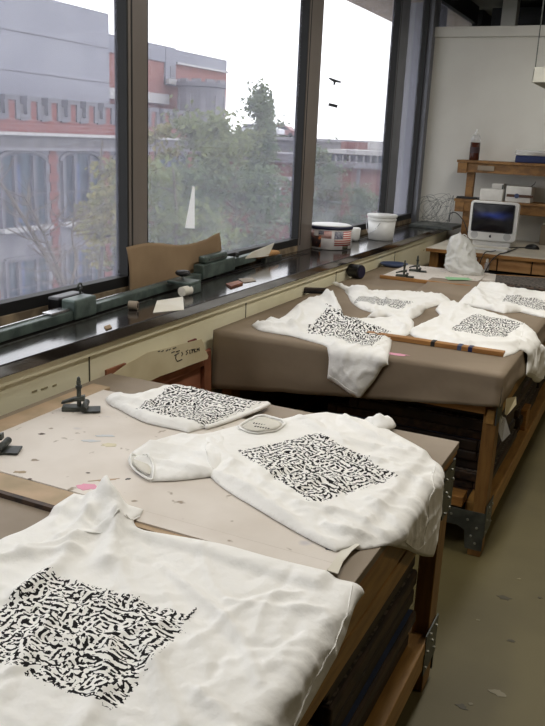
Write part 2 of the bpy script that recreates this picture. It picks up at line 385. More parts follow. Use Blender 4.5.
# ================================================================== THE ROOM
XW = -2.15            # glass plane
XF = -1.78            # face of the cream wall under the ledge
ZL = .945             # top of the ledge
YB = 7.5              # partition
TOPZ = 2.98
tag(B(XW-.1, 3.2, -3.2, 11, -.12, 0).build('floor', 'floor'), 'worn olive grey concrete floor', 'floor', kind='structure')
fl = bpy.data.objects['floor']
for px, py, r, m in ((511, 641, .02, 'stain'), (505, 598, .035, 'stain'), (540, 598, .012, 'stain'), (462, 707, .022, 'stain'), (470, 704, .012, 'stainlight'), (478, 620, .01, 'stainlight'), (519, 579, .01, 'scuff'), (497, 693, .03, 'stainlight')):
    p = onz(px, py, 0); mb = MB(); n = 14
    mb.prism([(p[0]+r*.6*(.5+random.random())*math.cos(2*PI*k/n)*1.2, p[1]+r*.6*(.5+random.random())*math.sin(2*PI*k/n)*.8, 0.0) for k in range(n)], (0, 0, .0012)).build('floor_stain', m, fl)
tag(B(XW-.1, 3.2, -3.2, 11, 3.1, 3.22).build('ceiling', 'ceil'), 'dim painted ceiling above the partition', 'ceiling', kind='structure')
tag(B(3.1, 3.2, -3.2, 11, 0, 3.1).build('wall_right', 'wall'), 'plain wall far to the right', 'wall', kind='structure')
tag(B(XW, 3.1, -3.2, -3.1, 0, 3.1).build('wall_rear', 'wall'), 'plain wall behind the viewer', 'wall', kind='structure')
tag(B(XW, 3.1, 10.9, 11, 0, 3.1).build('wall_far', 'darkwall'), 'dim wall of the next room seen over the partition', 'wall', kind='structure')
# cream spandrel wall with panel seams
wl = tag(B(XW-.1, XF, -3.1, 10.9, 0, .903).build('wall_left', 'cream'), 'cream painted panel wall below the black window ledge', 'wall', kind='structure')
sy = onx(246, 300, XF)[1]
for y in (sy-2.44, sy-1.22, sy, sy+1.22, sy+2.44): B(XF, XF+.002, y-.003, y+.003, .02, .88).build('panel_seam', 'olive', wl)
B(XF, XF+.012, -3.1, 7.2, .868, .903).build('top_batten', 'cream', wl)
for px, py, a in ((45, 388, .02), (55, 385, .012), (35, 391, .015), (424, 250, .03), (431, 252, .02)):
    p = onx(px, py, XF); B(XF, XF+.0015, p[1]-a, p[1]+a*.6, p[2]-.003, p[2]+.003).build('scuff_mark', 'scuff', wl)
# black ledge
lg = tag(B(XW+.02, XF+.03, -3.1, 7.42, .903, ZL).build('trim_1', 'ledge', bevel=.004), 'long black polished window ledge', 'ledge', kind='structure')
for y0, y1 in ((-.4, 1.3), (1.45, 3.0), (3.3, 4.75), (4.95, 6.4), (6.5, 7.2)):
    B(-2.06, -2.045, y0, y1, ZL, ZL+.0015).build('vent_slot', 'black', lg)
    B(-2.025, -2.01, y0, y1, ZL, ZL+.0015).build('vent_slot', 'black', lg)
tag(B(XW-.05, -2.104, -3.1, 7.42, ZL, .985).build('trim_2', 'sillwood', bevel=.004), 'dirty brown sill strip at the foot of the windows', 'sill', kind='structure')
# posts and windows
MB().box(XW-.05, -2.10, -3.1, -.65, ZL, 3.1).build('wall_left_block', 'wall'); tag(bpy.data.objects['wall_left_block'], 'unseen wall left of the viewer added to block window light', 'wall', kind='structure')  # unseen solid wall added in place of window bays to cut their light
posts = [(-.65, -.46), (1.15, 1.3), (2.93, 3.07), (4.79, 5.0), (6.57, 6.82)]
pn = 3
for y0, y1 in posts:
    far = y0 > 6
    t = tag(B(XW-.012, -2.10, y0, y1, ZL, 3.1).build('trim_%d' % pn, 'postblue' if far else 'post', bevel=.003), {2.93: 'dark bronze post right of the brick facade window', 4.79: 'bronze window post left of the pane with two dark stickers', 6.57: 'bluish metal post nearest the partition'}.get(y0, 'bronze window post out of view'), 'post', kind='structure'); pn += 1
    B(-2.104, -2.0985, y0+.018, y0+.028, ZL+.04, 3.08).build('groove', 'gasket', t)
bays = [(-.46, 1.15), (1.3, 2.93), (3.07, 4.79), (5.0, 6.57), (6.82, 7.39), (7.62, 9.3), (9.5, 10.9)]
for k, (y0, y1) in enumerate(bays):
    w = thing('window_%d' % (k+1), (XW, (y0+y1)/2, .985), ['', 'large window pane showing the brick facade', 'middle window pane with the white paper sliver', 'window pane with two dark stickers', 'narrow window pane beside the partition'][k] if 1 <= k <= 4 else 'window pane out of view', 'window', kind='structure')
    fr = MB()
    fr.box(XW-.012, XW+.045, y0, y1, .985, 1.03); fr.box(XW-.012, XW+.045, y0, y1, TOPZ-.05, 3.1)
    fr.box(XW-.012, XW+.045, y0, y0+.012, 1.03, TOPZ-.05); fr.box(XW-.012, XW+.049, y1-.012, y1, 1.03, TOPZ-.05)
    fr.build('window_frame', 'gasket', w)
    B(XW-.004, XW+.004, y0+.012, y1-.012, 1.03, TOPZ-.05).build('glass_pane', 'glass', w)
# partition with cap rail
MB().box(-2.06, 3.1, YB, YB+.1, 0, 2.64).build('wall_back', 'partition')
tag(bpy.data.objects['wall_back'], 'pale grey partition wall behind the computer desk', 'wall', kind='structure')
wb = bpy.data.objects['wall_back']
B(-2.055, -2.05, YB-.002, YB, .95, 2.58).build('edge_seam', 'olive', wb)
B(-2.06, -2.035, YB-.004, YB, .95, 2.6).build('edge_batten', 'partition', wb)
tag(B(-2.08, 3.1, YB-.03, YB+.12, 2.575, 2.66).build('trim_%d' % pn, 'partition', bevel=.004), 'pale cap rail along the top of the partition', 'rail', kind='structure'); pn += 1
tag(B(-2.16, -2.06, YB-.1, YB+.1, ZL, 3.1).build('trim_%d' % pn, 'postblue', bevel=.003), 'grey upright strip between window and partition', 'post', kind='structure'); pn += 1
tag(B(-1.72, -1.58, 8.6, 8.75, 0, 3.1).build('trim_%d' % pn, 'partition'), 'pale column in the dim room over the partition', 'column', kind='structure'); pn += 1
d = thing('air_duct', (-.8, 9.2, 2.72), 'dark duct running under the ceiling beyond the partition', 'duct')
MB().box(-1.9, 2, 9.0, 9.5, 2.76, 3.04).build('duct_body', 'darkwall', d, bevel=.01)
for x in (-1.3, -.3, .7): B(x, x+.04, 8.98, 9.52, 2.74, 3.06).build('duct_flange', 'galv', d)

# fill lamps added out of view to brighten the room, shaped as ceiling fluorescents
for i, (x, y, en) in enumerate(((-1.0, .9, 17), (-.4, 2.9, 19), (-.4, 4.7, 19), (-.4, 6.3, 9), (2.0, 3.2, 18))):
    t = thing('fill_lamp', (x, y, 3.02), 'added ceiling fill lamp out of view', 'lamp', 'added fill lamps out of view')
    B(x-.12, x+.12, y-.6, y+.6, 3.03, 3.1).build('fill_housing', 'ceramic', t)
    ld = bpy.data.lights.new('lamp_tube', 'AREA'); ld.shape = 'RECTANGLE'; ld.size = .2; ld.size_y = 1.15; ld.energy = en; ld.color = (1, .97, .91) if x < 1 else (1, .84, .6)
    lo = bpy.data.objects.new('lamp_tube', ld); COL.objects.link(lo); lo.parent = t; lo.location = (0, 0, -.01)

# ================================================================== TABLES
XE, T1Y, T2Y, ZT = -.44, 2.28, 3.08, .80
X2 = -.46
def plate_bolts(g, pts, r=.006):
    for p, n in pts: MB().cyl(p, Vector(p)+Vector(n)*.005, r, r*.7, 8).build('bolt', 'bolt', g)
def table(name, label, x0, x1, y0, y1, top_mat):
    t = thing(name, ((x0+x1)/2, (y0+y1)/2, 0), label, 'table', 'printing tables')
    B(x0, x1, y0, y1, ZT-.022, ZT-.0).build('tabletop', top_mat, t, bevel=.002)
    B(x0+.01, x1-.002, y0+.01, y1-.01, ZT-.036, ZT-.0225).build('plywood_core', 'plywood', t)
    ap = MB()
    ap.box(x1-.05, x1-.008, y0+.02, y1-.02, ZT-.135, ZT-.037).build('side_apron', 'wood', t, bevel=.003)
    MB().box(x1-.045, x1-.012, y0+.02, y1-.02, ZT-.21, ZT-.15).build('lower_apron', 'wood', t, bevel=.003)
    for yy in (y0+.012, y1-.052): MB().box(x0+.05, x1-.05, yy, yy+.04, ZT-.17, ZT-.037).build('end_apron', 'woodx', t, bevel=.003)
    for xx in (x0+.02, x1-.057):
        for yy in (y0+.03, y1-.125):
            lgm = MB().box(xx, xx+.052, yy, yy+.09, 0, ZT-.037).build('leg', 'woody', t, bevel=.003)
    # bottom rails, shelf, gussets
    for xx in (x0+.02, x1-.10): MB().box(xx, xx+.1, y0+.1, y1-.1, .165, .205).build('bottom_rail', 'wood', t, bevel=.003)
    MB().box(x1-.04, x1-.002, y0+.1, y1-.1, .11, .165).build('rail_lip', 'wood', t, bevel=.003)
    for yy in (y0+.03, y1-.12): MB().box(x0+.1, x1-.1, yy, yy+.085, .205, .25).build('end_rail', 'woodx', t, bevel=.003)
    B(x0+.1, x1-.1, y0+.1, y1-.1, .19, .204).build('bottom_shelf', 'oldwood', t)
    B(x0+.05, x0+.07, y0+.1, y1-.1, .2, ZT-.04).build('shade_panel', 'oldwood', t)  # dark inner panel added to keep the space under the table black
    for yy, s in ((y0+.03, -1), (y1-.035, 1)):
        for xx, e in ((x0+.02, 1), (x1, -1)):
            # arched foot gusset on the end face
            yf = yy-.004 if s < 0 else yy
            pl = [(xx, yf, .03), (xx, yf, .2), (xx+e*.34, yf, .2), (xx+e*.34, yf, .125), (xx+e*.11, yf, .125), (xx+e*.08, yf, .11), (xx+e*.07, yf, .03)]
            g = MB().prism(pl, (0, .004, 0)).build('foot_gusset', 'galv', t)
            plate_bolts(g, [((xx+e*a, yf+(.004 if s > 0 else 0), z), (0, s, 0)) for a, z in ((.03, .06), (.05, .09), (.03, .13), (.07, .16), (.14, .17), (.2, .15), (.26, .18), (.31, .15))])
        xs = x1-.002
        ya, yb = (y0+.03, y0+.17) if s < 0 else (y1-.17, y1-.03)
        g = MB().box(xs, xs+.004, ya, yb, .09, .23).build('side_gusset', 'galv', t)
        plate_bolts(g, [((xs+.004, ya+a, z), (1, 0, 0)) for a, z in ((.02, .11), (.12, .12), (.03, .16), (.08, .17), (.12, .2), (.05, .21))])
        yc, yd = (y0+.012, y0+.15) if s < 0 else (y1-.15, y1-.012)
        g = MB().prism([(x1-.008, yc, ZT-.05), (x1-.008, yd, ZT-.05), (x1-.008, yd if s > 0 else yd-.03, ZT-.21), (x1-.008, yc if s < 0 else yc+.03, ZT-.21)], (.006, 0, 0)).build('top_gusset', 'galv', t)
        plate_bolts(g, [((x1-.002, yc+a, ZT-z), (1, 0, 0)) for a, z in ((.03, .08), (.09, .07), (.12, .11), (.05, .13), (.09, .16), (.11, .2), (.06, .2))])
    return t
T1 = table('printing_table', 'near wooden printing table with bare grey brown top', -1.72, XE, .35, T1Y, 'tabletop')
T2 = table('printing_table', 'far printing table draped in brown kraft paper', -1.735, X2, T2Y, 5.62, 'plywood')
# kraft paper cover of the far table
def cover():
    mb = MB(); nx, ny = 40, 60
    xs = np.linspace(-1.74, X2+.006, nx); ys = np.linspace(T2Y-.006, 5.62, ny)
    def zt(x, y): return ZT+.0035+.0012*mnoise.noise(Vector((x*6, y*6, 0)))
    top = [(x, y, zt(x, y)) for y in ys for x in xs]
    f = [(j*nx+i, j*nx+i+1, (j+1)*nx+i+1, (j+1)*nx+i) for j in range(ny-1) for i in range(nx-1)]
    mb.add(top, f)
    # front drape
    rows = 10; v = []
    for r in range(rows+1):
        for x in xs:
            fx = (x+1.74)/(X2+1.746); low = .53+.145*fx+.006*mnoise.noise(Vector((x*9, 0, 3)))
            t = r/rows; z = ZT+.0035-(ZT-low)*t
            y = T2Y-.006-.012*t*(1+mnoise.noise(Vector((x*5, t*2, 7))))
            v.append((x, y, zt(x, ys[0]) if r == 0 else z))
    mb.add(v, [(r*nx+i, r*nx+i+1, (r+1)*nx+i+1, (r+1)*nx+i) for r in range(rows) for i in range(nx-1)])
    v = []
    for r in range(rows+1):
        for j, y in enumerate(ys):
            low = .70 if y > T2Y+.12 else .70-.03*(T2Y+.12-y)/.12
            low += .008*mnoise.noise(Vector((0, y*7, 5))); t = r/rows
            x = X2+.006+.014*t*(1+mnoise.noise(Vector((y*5, t*2, 2))))
            if j == 0: x = X2+.006+.004*t
            v.append((x, y-(.012*t if j == 0 else 0), zt(xs[-1], y) if r == 0 else ZT+.0035-(ZT-low)*t))
    mb.add(v, [(r*ny+i, r*ny+i+1, (r+1)*ny+i+1, (r+1)*ny+i) for r in range(rows) for i in range(ny-1)])
    v = [(-1.745-.006*(r/6), y, ZT+.0035-(.25)*r/6) for r in range(7) for y in ys]
    mb.add(v, [(r*ny+i, r*ny+i+1, (r+1)*ny+i+1, (r+1)*ny+i) for r in range(6) for i in range(ny-1)])
    o = mb.build('paper_cover', 'kraft', None, smooth=True)
    bm = bmesh.new(); bm.from_mesh(o.data); bmesh.ops.remove_doubles(bm, verts=bm.verts, dist=.0025); bmesh.ops.recalc_face_normals(bm, faces=bm.faces); bm.to_mesh(o.data); bm.free()
    s = o.modifiers.new('thick', 'SOLIDIFY'); s.thickness = .0012; s.offset = 1
    return tag(o, 'brown kraft paper cover draped over the far printing table', 'paper cover')
CV = cover()
# torn paper corner flap and clear film hanging at the corner
p = Vector((X2+.012, T2Y+.05, .69))
tag(MB().prism([(X2+.022, 3.11, .705), (X2+.045, 3.19, .695), (X2+.052, 3.18, .665), (X2+.028, 3.13, .63), (X2+.023, 3.11, .64)], (.002, 0, .001)).build('paper_scrap', 'oldpaper'), 'torn cream paper flap at the corner of the far table', 'paper')
tag(MB().prism([(X2+.004, 3.12, .63), (X2+.016, 3.19, .60), (X2+.04, 3.21, .53), (X2+.02, 3.15, .51), (X2+.006, 3.12, .56)], (.0015, 0, 0)).build('plastic_film', 'clear'), 'clear plastic film hanging beside the far table leg', 'film')

# screen frames stored flat on the shelf under each table
def frames(y0, y1, x1, n, label, group, zbase):
    z = zbase
    proto = None
    for k in range(n):
        h = random.choice((.045, .05, .04)); w = random.uniform(.62, .78); dy = random.uniform(-.03, .03); dx = random.uniform(-.05, .0)
        a0, a1 = y0+dy, y1+dy; xr = x1+dx
        t = thing('silkscreen', (xr-w/2, (a0+a1)/2, z), label, 'frame', group)
        mb = MB(); fr = .045
        mb.box(xr-fr, xr, a0, a1, z, z+h); mb.box(xr-w, xr-w+fr, a0, a1, z, z+h)
        mb.box(xr-w+fr, xr-fr, a0, a0+fr, z, z+h); mb.box(xr-w+fr, xr-fr, a1-fr, a1, z, z+h)
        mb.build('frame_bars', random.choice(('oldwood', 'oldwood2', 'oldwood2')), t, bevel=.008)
        B(xr-w+.01, xr-.01, a0+.01, a1-.01, z+h, z+h+.002).build('screen_mesh', random.choice(('screencloth', 'bluedull', 'screencloth')), t)
        z += h+.0025
frames(.72, 1.30, XE-.03, 7, 'dark wooden screen frame lying in the nearer stack under the near table', 'nearer frame stack under the near table', .2055)
frames(1.40, 2.09, XE-.02, 8, 'dark wooden screen frame lying in the stack beside the near table leg', 'frame stack beside the near table leg', .2055)
frames(3.32, 4.0, X2-.02, 8, 'dark screen frame lying in the stack behind the far table leg', 'frame stack behind the far table leg', .2055)
frames(4.15, 4.8, X2-.03, 7, 'dark screen frame lying in the middle stack under the far table', 'middle frame stack under the far table', .2055)
frames(4.9, 5.45, X2-.03, 6, 'dark screen frame lying in the rear stack under the far table', 'rear frame stack under the far table', .2055)
q = onx(527, 412, X2-.05)
tq = thing('wood_block', (X2-.055, 4.3, .2055), 'small light wood block standing on the rail under the far table', 'block')
# (standing on the rail, in front of the stacks)
MB().box(X2-.072, X2-.02, 4.22, 4.34, .2055, .31).build('block_body', 'woodx', tq, bevel=.003)
MB().box(X2-.074, X2-.018, 4.215, 4.345, .31, .322).build('block_cap', 'woodx', tq, bevel=.002)

# boards
bd = thing('print_board', (-1.05, 1.72, ZT), 'large stained white printing board on the near table', 'board')
ZB = .012
B(-1.60, -.50, 1.40, 2.08, ZT+.0002, ZT+ZB).build('board_face', 'board', bd, bevel=.002)
tag(B(-1.675, -1.602, 1.32, 2.12, ZT+.0002, ZT+ZB-.001).build('board_margin', 'boardmargin', bd, bevel=.002), 'worn brown hinge margin')
tag(B(-1.60, -1.0, 1.32, 1.398, ZT+.0002, ZT+ZB-.001).build('board_margin', 'boardmargin', bd, bevel=.002), 'worn brown front margin')
B(-.999, -.50, 1.352, 1.4, ZT+.0002, ZT+ZB).build('board_face', 'board', bd); B(-.999, -.505, 1.335, 1.3515, ZT+.0002, ZT+ZB-.004).build('board_edge', 'boardmargin', bd)
tag(B(-1.6, -1.0, 1.305, 1.319, ZT+.0002, ZT+ZB).build('board_edge', 'oldwood', bd), 'dark board edge')
def splat(name, px, py, z, r, m, parent, asp=1.6, rot=0.5, h=.0008):
    p = onz(px, py, z); n = 16; pts = []
    for k in range(n):
        a = 2*PI*k/n; rr = r*(.7+.6*random.random()); x, y = rr*asp*math.cos(a), rr*math.sin(a)
        pts.append((p[0]+x*math.cos(rot)-y*math.sin(rot), p[1]+x*math.sin(rot)+y*math.cos(rot), z))
    return MB().prism(pts, (0, 0, h)).build(name, m, parent)
zb = ZT+ZB
MT['yellowstain'] = M('yellow_stain', srgb(216, 207, 176), .6)
MT['bluestain'] = M('faint_blue', srgb(202, 204, 206), .6)
splat('paint_stain', 86, 487, zb, .016, 'pink', bd, 1.9, .3); splat('paint_stain', 110, 445, zb, .014, 'yellowstain', bd)
splat('paint_stain', 90, 441, zb, .008, 'bluestain', bd, 3); splat('paint_stain', 105, 436, zb, .008, 'bluestain', bd, 3)
splat('paint_stain', 128, 479, zb, .004, 'ink', bd, 1.7, .9); splat('paint_stain', 88, 473, zb, .003, 'oldwood', bd); splat('paint_stain', 30, 479, zb, .003, 'oldwood', bd)
splat('paint_stain', 330, 549, zb, .005, 'blue', bd); splat('paint_stain', 42, 434, zb, .006, 'oldwood', bd, 1.5); splat('paint_stain', 20, 472, zb, .006, 'boardmargin', bd, 3)
splat('paint_stain', 105, 480, zb, .004, 'boardmargin', bd, 9, .75)
# torn paper strip along the right end of the board
tp = MB(); pts = [(327, 571), (338, 574), (343, 562), (352, 551), (360, 545), (350, 541), (340, 552)]
tp.prism([tuple(onz(a, b, ZT+ZB)) for a, b in pts], (0, 0, .0015)); tag(tp.build('torn_paper', 'paper'), 'torn white paper strip at the end of the near printing board', 'paper')
# far table: board edge batten, rear board, kraft sheet, green tape, dark mesh
bt = thing('wooden_batten', (-.78, 3.39, ZT+.005), 'narrow wooden batten in front of the shirts on the far table', 'batten')
B(-1.12, -.508, 3.365, 3.405, ZT+.0055, ZT+.025).build('batten_strip', 'woodx', bt, bevel=.002)
for px, m in ((432, 'ink'), (459, 'bluedull'), (470, 'blue')):
    q = ony(px, 350, 3.365); B(q[0]-.009, q[0]+.009, 3.3635, 3.407, ZT+.006, ZT+.0262).build('tape_wrap', m, bt)
splat('pink_mark', 394, 354, ZT+.0055, .018, 'pink', CV, 3.2, .12, .0006)
rb = thing('print_board', (-1.1, 5.25, ZT+.005), 'whitish printing board with a wooden front edge at the back of the far table', 'board')
B(-1.58, -1.0, 4.98, 5.58, ZT+.0055, ZT+.022).build('board_face', 'board', rb, bevel=.002)
tag(B(-1.585, -1.0, 4.955, 4.979, ZT+.0055, ZT+.026).build('board_edge', 'woodx', rb, bevel=.002), 'bare wood edge')
B(-.999, -.5, 5.3, 5.58, ZT+.0055, ZT+.02).build('board_face', 'board', rb, bevel=.002)
def kraft_sheet():
    q = [onz(a, b, ZT+.012) for a, b in ((396, 301), (432, 280), (492, 285), (470, 304))]; n = 18; v = []
    for j in range(n):
        for i in range(n):
            a, b = i/(n-1), j/(n-1); p = (q[0]*(1-a)+q[3]*a)*(1-b)+(q[1]*(1-a)+q[2]*a)*b
            up = 1/(1+math.exp(-(p[1]-4.94)/.012)) if p[0] < -.95 else 1/(1+math.exp(-(p[1]-5.28)/.012))
            v.append((p[0], p[1], ZT+.0065+.0215*up+.001*mnoise.noise(Vector((p[0]*6, p[1]*6, 0)))))
    mb = MB(); mb.add(v, [(j*n+i, j*n+i+1, (j+1)*n+i+1, (j+1)*n+i) for j in range(n-1) for i in range(n-1)])
    o = mb.build('kraft_sheet', 'kraft3', None, smooth=True); m = o.modifiers.new('thick', 'SOLIDIFY'); m.thickness = .001; m.offset = 1
    tag(o, 'loose grey brown kraft sheet in front of the plastic bag', 'paper')
kraft_sheet()
tag(MB().prism([tuple(onz(a, b, ZT+.034)) for a, b in [(445, 277), (468, 278), (472, 280), (448, 280)]], (0, 0, .0015)).build('green_tape', 'tapegreen'), 'pale green tape strip below the plastic bag', 'tape')
ms = thing('screen_panel', tuple(onz(520, 280, ZT+.03)), 'dark speckled mesh panel lying at the back right of the far table', 'screen')
MB().prism([tuple(onz(a, b, ZT+.024)) for a, b in [(496, 276), (560, 280), (572, 292), (495, 283)]], (0, 0, .008)).build('mesh_sheet', 'screencloth', ms)
MB().tube([tuple(onz(a, b, ZT+.03)) for a, b in [(495, 284), (572, 293)]], .006).build('front_bar', 'oldwood', ms)
MB().tube([tuple(onz(a, b, ZT+.03)) for a, b in [(496, 275), (560, 279)]], .005).build('rear_bar', 'plywood', ms)
# red scraps of cream paper
for (px, py, m, nm, lb) in ((383, 263, 'bluedull', 'blue_dish', 'flat blue oval dish on the far table beside the cream wall'),):
    p = onz(394, 264, ZT+.02); t = thing('blue_dish', (p[0], p[1], ZT+.005), lb, 'dish')
    mb = MB(); mb.lathe([(.075, 0), (.095, .008), (.1, .02), (.095, .02), (.088, .01), (.02, .006)], (p[0], p[1], ZT+.0055), 28); mb.build('dish_body', 'bluedull', t, smooth=True)
p = onz(350, 277, ZT+.005); t = thing('ink_cup', (p[0], p[1], ZT+.005), 'small dark cup lying on its side against the cream wall', 'cup')
c0 = Vector((p[0]+.0, p[1]+.0, ZT+.05)); c1 = c0+Vector((.085, -.03, 0))
MB().cyl(c0, c1, .042, .045, 20).build('cup_body', 'rubber', t, bevel=.004)
MB().cyl(c1, c1+Vector((.004, -.0014, 0)), .036, .036, 20).build('cup_mouth', 'navy', t)
p = onz(315, 292, ZT+.01); t = thing('squeegee', (p[0], p[1], ZT+.005), 'small dark squeegee blade behind the hanging shirt on the far table', 'squeegee')
MB().obox((p[0], p[1], ZT+.02), (.13, .03, .028), .5).build('squeegee_handle', 'oldwood2', t, bevel=.004); MB().obox((p[0]+.008, p[1]-.02, ZT+.012), (.13, .01, .012), .5).build('squeegee_blade', 'black', t)

# ================================================================== SHIRTS
def catmull(pts, step, closed=True, corner=False):
    P_ = [np.array(p, float) for p in pts]; n = len(P_); out = []
    m = n if closed else n-1
    for i in range(m):
        p1, p2 = P_[i], P_[(i+1) % n]
        p0 = P_[i-1] if (closed or i > 0) else p1; p3 = P_[(i+2) % n] if (closed or i+2 < n) else p2
        L = np.linalg.norm(p2-p1); k = max(1, int(round(L/step)))
        # centripetal-ish tension so long straight hems stay straight
        t1 = (p2-p0)*.5; t2 = (p3-p1)*.5
        if corner:
            for t, a_, b_, c_ in ((t1, p0, p1, p2), (t2, p1, p2, p3)):
                e1, e2 = b_-a_, c_-b_; l1, l2 = np.linalg.norm(e1), np.linalg.norm(e2)
                if l1 > 0 and l2 > 0 and (e1@e2)/(l1*l2) < .72: t *= 0
        for t, lim in ((t1, L), (t2, L)):
            l = np.linalg.norm(t)
            if l > lim*.9: t *= lim*.9/l
        for a in range(k):
            s = a/k
            out.append((2*s**3-3*s*s+1)*p1+(s**3-2*s*s+s)*t1+(-2*s**3+3*s*s)*p2+(s**3-s*s)*t2)
    if not closed: out.append(P_[-1])
    return np.array(out)
def segdist(Q, poly, closed=False):
    A = poly if closed else poly[:-1]; Bq = np.roll(poly, -1, 0) if closed else poly[1:]
    d = np.full(len(Q), 1e9)
    for a, b in zip(A, Bq):
        ab = b-a; L2 = max(ab@ab, 1e-12)
        t = np.clip(((Q-a)@ab)/L2, 0, 1); d = np.minimum(d, np.linalg.norm(Q-(a+t[:, None]*ab), axis=1))
    return d
def inside(Q, poly):
    x, y = Q[:, 0], Q[:, 1]; c = np.zeros(len(Q), bool); n = len(poly); j = n-1
    for i in range(n):
        xi, yi = poly[i]; xj, yj = poly[j]
        if yi != yj: c ^= ((yi > y) != (yj > y)) & (x < (xj-xi)*(y-yi)/(yj-yi)+xi)
        j = i
    return c
class Cloth:
    """A cloth laid on a table: its outline lives in the unrolled sheet (u, v); past the table's edge it bends down."""
    def __init__(s, xe=None, ye=None, z=ZT, base=None, r=.02, wave=.014, zo=0):
        s.zo = zo; s.xe, s.ye, s.z, s.base, s.r, s.wave = xe, ye, z, base, r, wave
    def px(s, p, dz=0):
        side = p[2] if len(p) > 2 else 'T'
        if side == 'T': q = onz(p[0], p[1], s.z+s.zo+dz); return (q[0], q[1])
        if side == 'R': q = onx(p[0], p[1], s.xe+s.r); return (s.xe+s.r*.5*PI+max(0, s.z-s.r-q[2]), q[1])
        q = ony(p[0], p[1], s.ye-s.r); return (q[0], s.ye-s.r*.5*PI-max(0, s.z-s.r-q[2]))
    def bend(s, u, v, h):
        z0 = s.z+(s.base(u, v) if s.base else 0)
        if s.xe is not None and u > s.xe:
            d = u-s.xe; a = min(d/s.r, PI/2); dn = max(0, d-s.r*PI/2)
            w = s.wave*min(dn/.06, 1)*(.6+.5*math.sin(v*24+1.5*math.sin(v*9)))
            rr = s.r+h
            return (s.xe+rr*math.sin(a)+w+.02*dn, v, s.z-s.r+rr*math.cos(a)-dn)
        if s.ye is not None and v < s.ye:
            d = s.ye-v; a = min(d/s.r, PI/2); dn = max(0, d-s.r*PI/2)
            w = s.wave*min(dn/.06, 1)*(.6+.5*math.sin(u*30+1.5*math.sin(u*11)))
            rr = s.r+h
            return (u, s.ye-rr*math.sin(a)-w-.02*dn, s.z-s.r+rr*math.cos(a)-dn)
        return (u, v, z0+h)
def cloth_mesh(name, cl, outline, parent, mat='shirt', ridges=(), quad=None, step=.011, thick=.011, edge=.014, amp=.006, ang=.6, freq=(14, 5), seed=0, lift=0, fine=.0016, raw=False, creases=34, crease=.0068):
    O = np.array([cl.px(p) if not raw else p for p in outline]); poly = catmull(O, step, corner=True)
    thick *= .6; edge *= .55
    lo, hi = poly.min(0), poly.max(0)
    g = []
    row = 0; y = lo[1]
    while y < hi[1]:
        xs = np.arange(lo[0]+(step/2 if row % 2 else 0), hi[0], step); g.append(np.stack([xs, np.full(len(xs), y)], 1)); y += step*.866; row += 1
    g = np.concatenate(g); g = g[inside(g, poly)]; g = g[segdist(g, poly, True) > step*.55]
    V2 = [Vector(p) for p in poly]+[Vector(p) for p in g]; n = len(poly)
    ed = [(i, (i+1) % n) for i in range(n)]
    r = delaunay_2d_cdt(V2, ed, [], 1, 1e-6)
    Q = np.array([tuple(v) for v in r[0]]); F = [tuple(f) for f in r[2]]
    d = segdist(Q, poly, True)
    H = thick*(1-np.exp(-d/edge))+lift
    ca, sa = math.cos(ang), math.sin(ang)
    fade = np.clip(d/.03, 0, 1)
    for i, (u, v) in enumerate(Q):
        wob = .05*mnoise.noise(Vector((u*4, v*4, seed+9)))
        a, b = (u*ca+v*sa)+wob, (-u*sa+v*ca)+wob
        f1 = 1-abs(mnoise.noise(Vector((a*freq[0], b*freq[1], seed))))*2
        f2 = 1-abs(mnoise.noise(Vector((b*freq[0]*1.3, a*freq[1]*1.4, seed+4))))*2
        m = .5+.5*mnoise.noise(Vector((u*5, v*5, seed+2)))
        H[i] += fade[i]*(amp*max(0, f1)**2*m*1.5+amp*.6*max(0, f2)**3*(1-m)*1.5+fine*mnoise.noise(Vector((u*55, v*55, seed))))
    for rd in ridges:
        pts, hgt, wid = rd[0], rd[1], rd[2]
        L = catmull([cl.px(p, .01) for p in pts], .02, False) if len(pts) > 1 else np.array([cl.px(pts[0]), cl.px(pts[0])])
        dd = segdist(Q, L); g_ = np.exp(-(dd/wid)**2)
        H += hgt*g_*(fade if hgt > 0 else fade)
    rc = random.Random(seed*7+1)
    for k in range(creases):
        c = Q[rc.randrange(len(Q))]; a = ang+PI/2*(rc.random() < .3)+rc.gauss(0, .45); L_ = rc.uniform(.05, .2)
        dvec = np.array([math.cos(a), math.sin(a)]); nvec = np.array([-dvec[1], dvec[0]]); bend_ = rc.uniform(-.25, .25)*L_
        pl = np.array([c+dvec*L_*t+nvec*bend_*(1-(2*t-0)**2) for t in np.linspace(-.5, .5, 7)])
        dd = segdist(Q, pl); sg = rc.choice((1, 1, 1, -1))*rc.uniform(.4, 1)*crease
        H += sg*np.exp(-(dd/rc.uniform(.0065, .013))**1.3)*fade
    H = np.maximum(H, .0012)
    W = [cl.bend(u, v, h) for (u, v), h in zip(Q, H)]
    mb = MB(); mb.add(W, F)
    if quad is not None:
        C4 = np.array([cl.px(p, .013) for p in quad])        # left, top, right, bottom -> (0,0) (0,1) (1,1) (1,0)
        A = []; Bv = []
        for (x, y), (uu, vv) in zip(C4, ((0, 0), (0, 1), (1, 1), (1, 0))):
            A.append([x, y, 1, 0, 0, 0, -uu*x, -uu*y]); Bv.append(uu); A.append([0, 0, 0, x, y, 1, -vv*x, -vv*y]); Bv.append(vv)
        hm = np.append(np.linalg.solve(np.array(A), np.array(Bv)), 1).reshape(3, 3)
        q = np.c_[Q, np.ones(len(Q))]@hm.T; mb.uv = [tuple(a) for a in q[:, :2]/q[:, 2:3]]
    elif mat == 'shirt': mb.uv = [(5, 5)]*len(Q)
    o = mb.build(name, mat, parent, smooth=True)
    s = o.modifiers.new('thick', 'SOLIDIFY'); s.thickness = .0022; s.offset = -1
    o['_q'] = 0; del o['_q']
    return o, (Q, H)
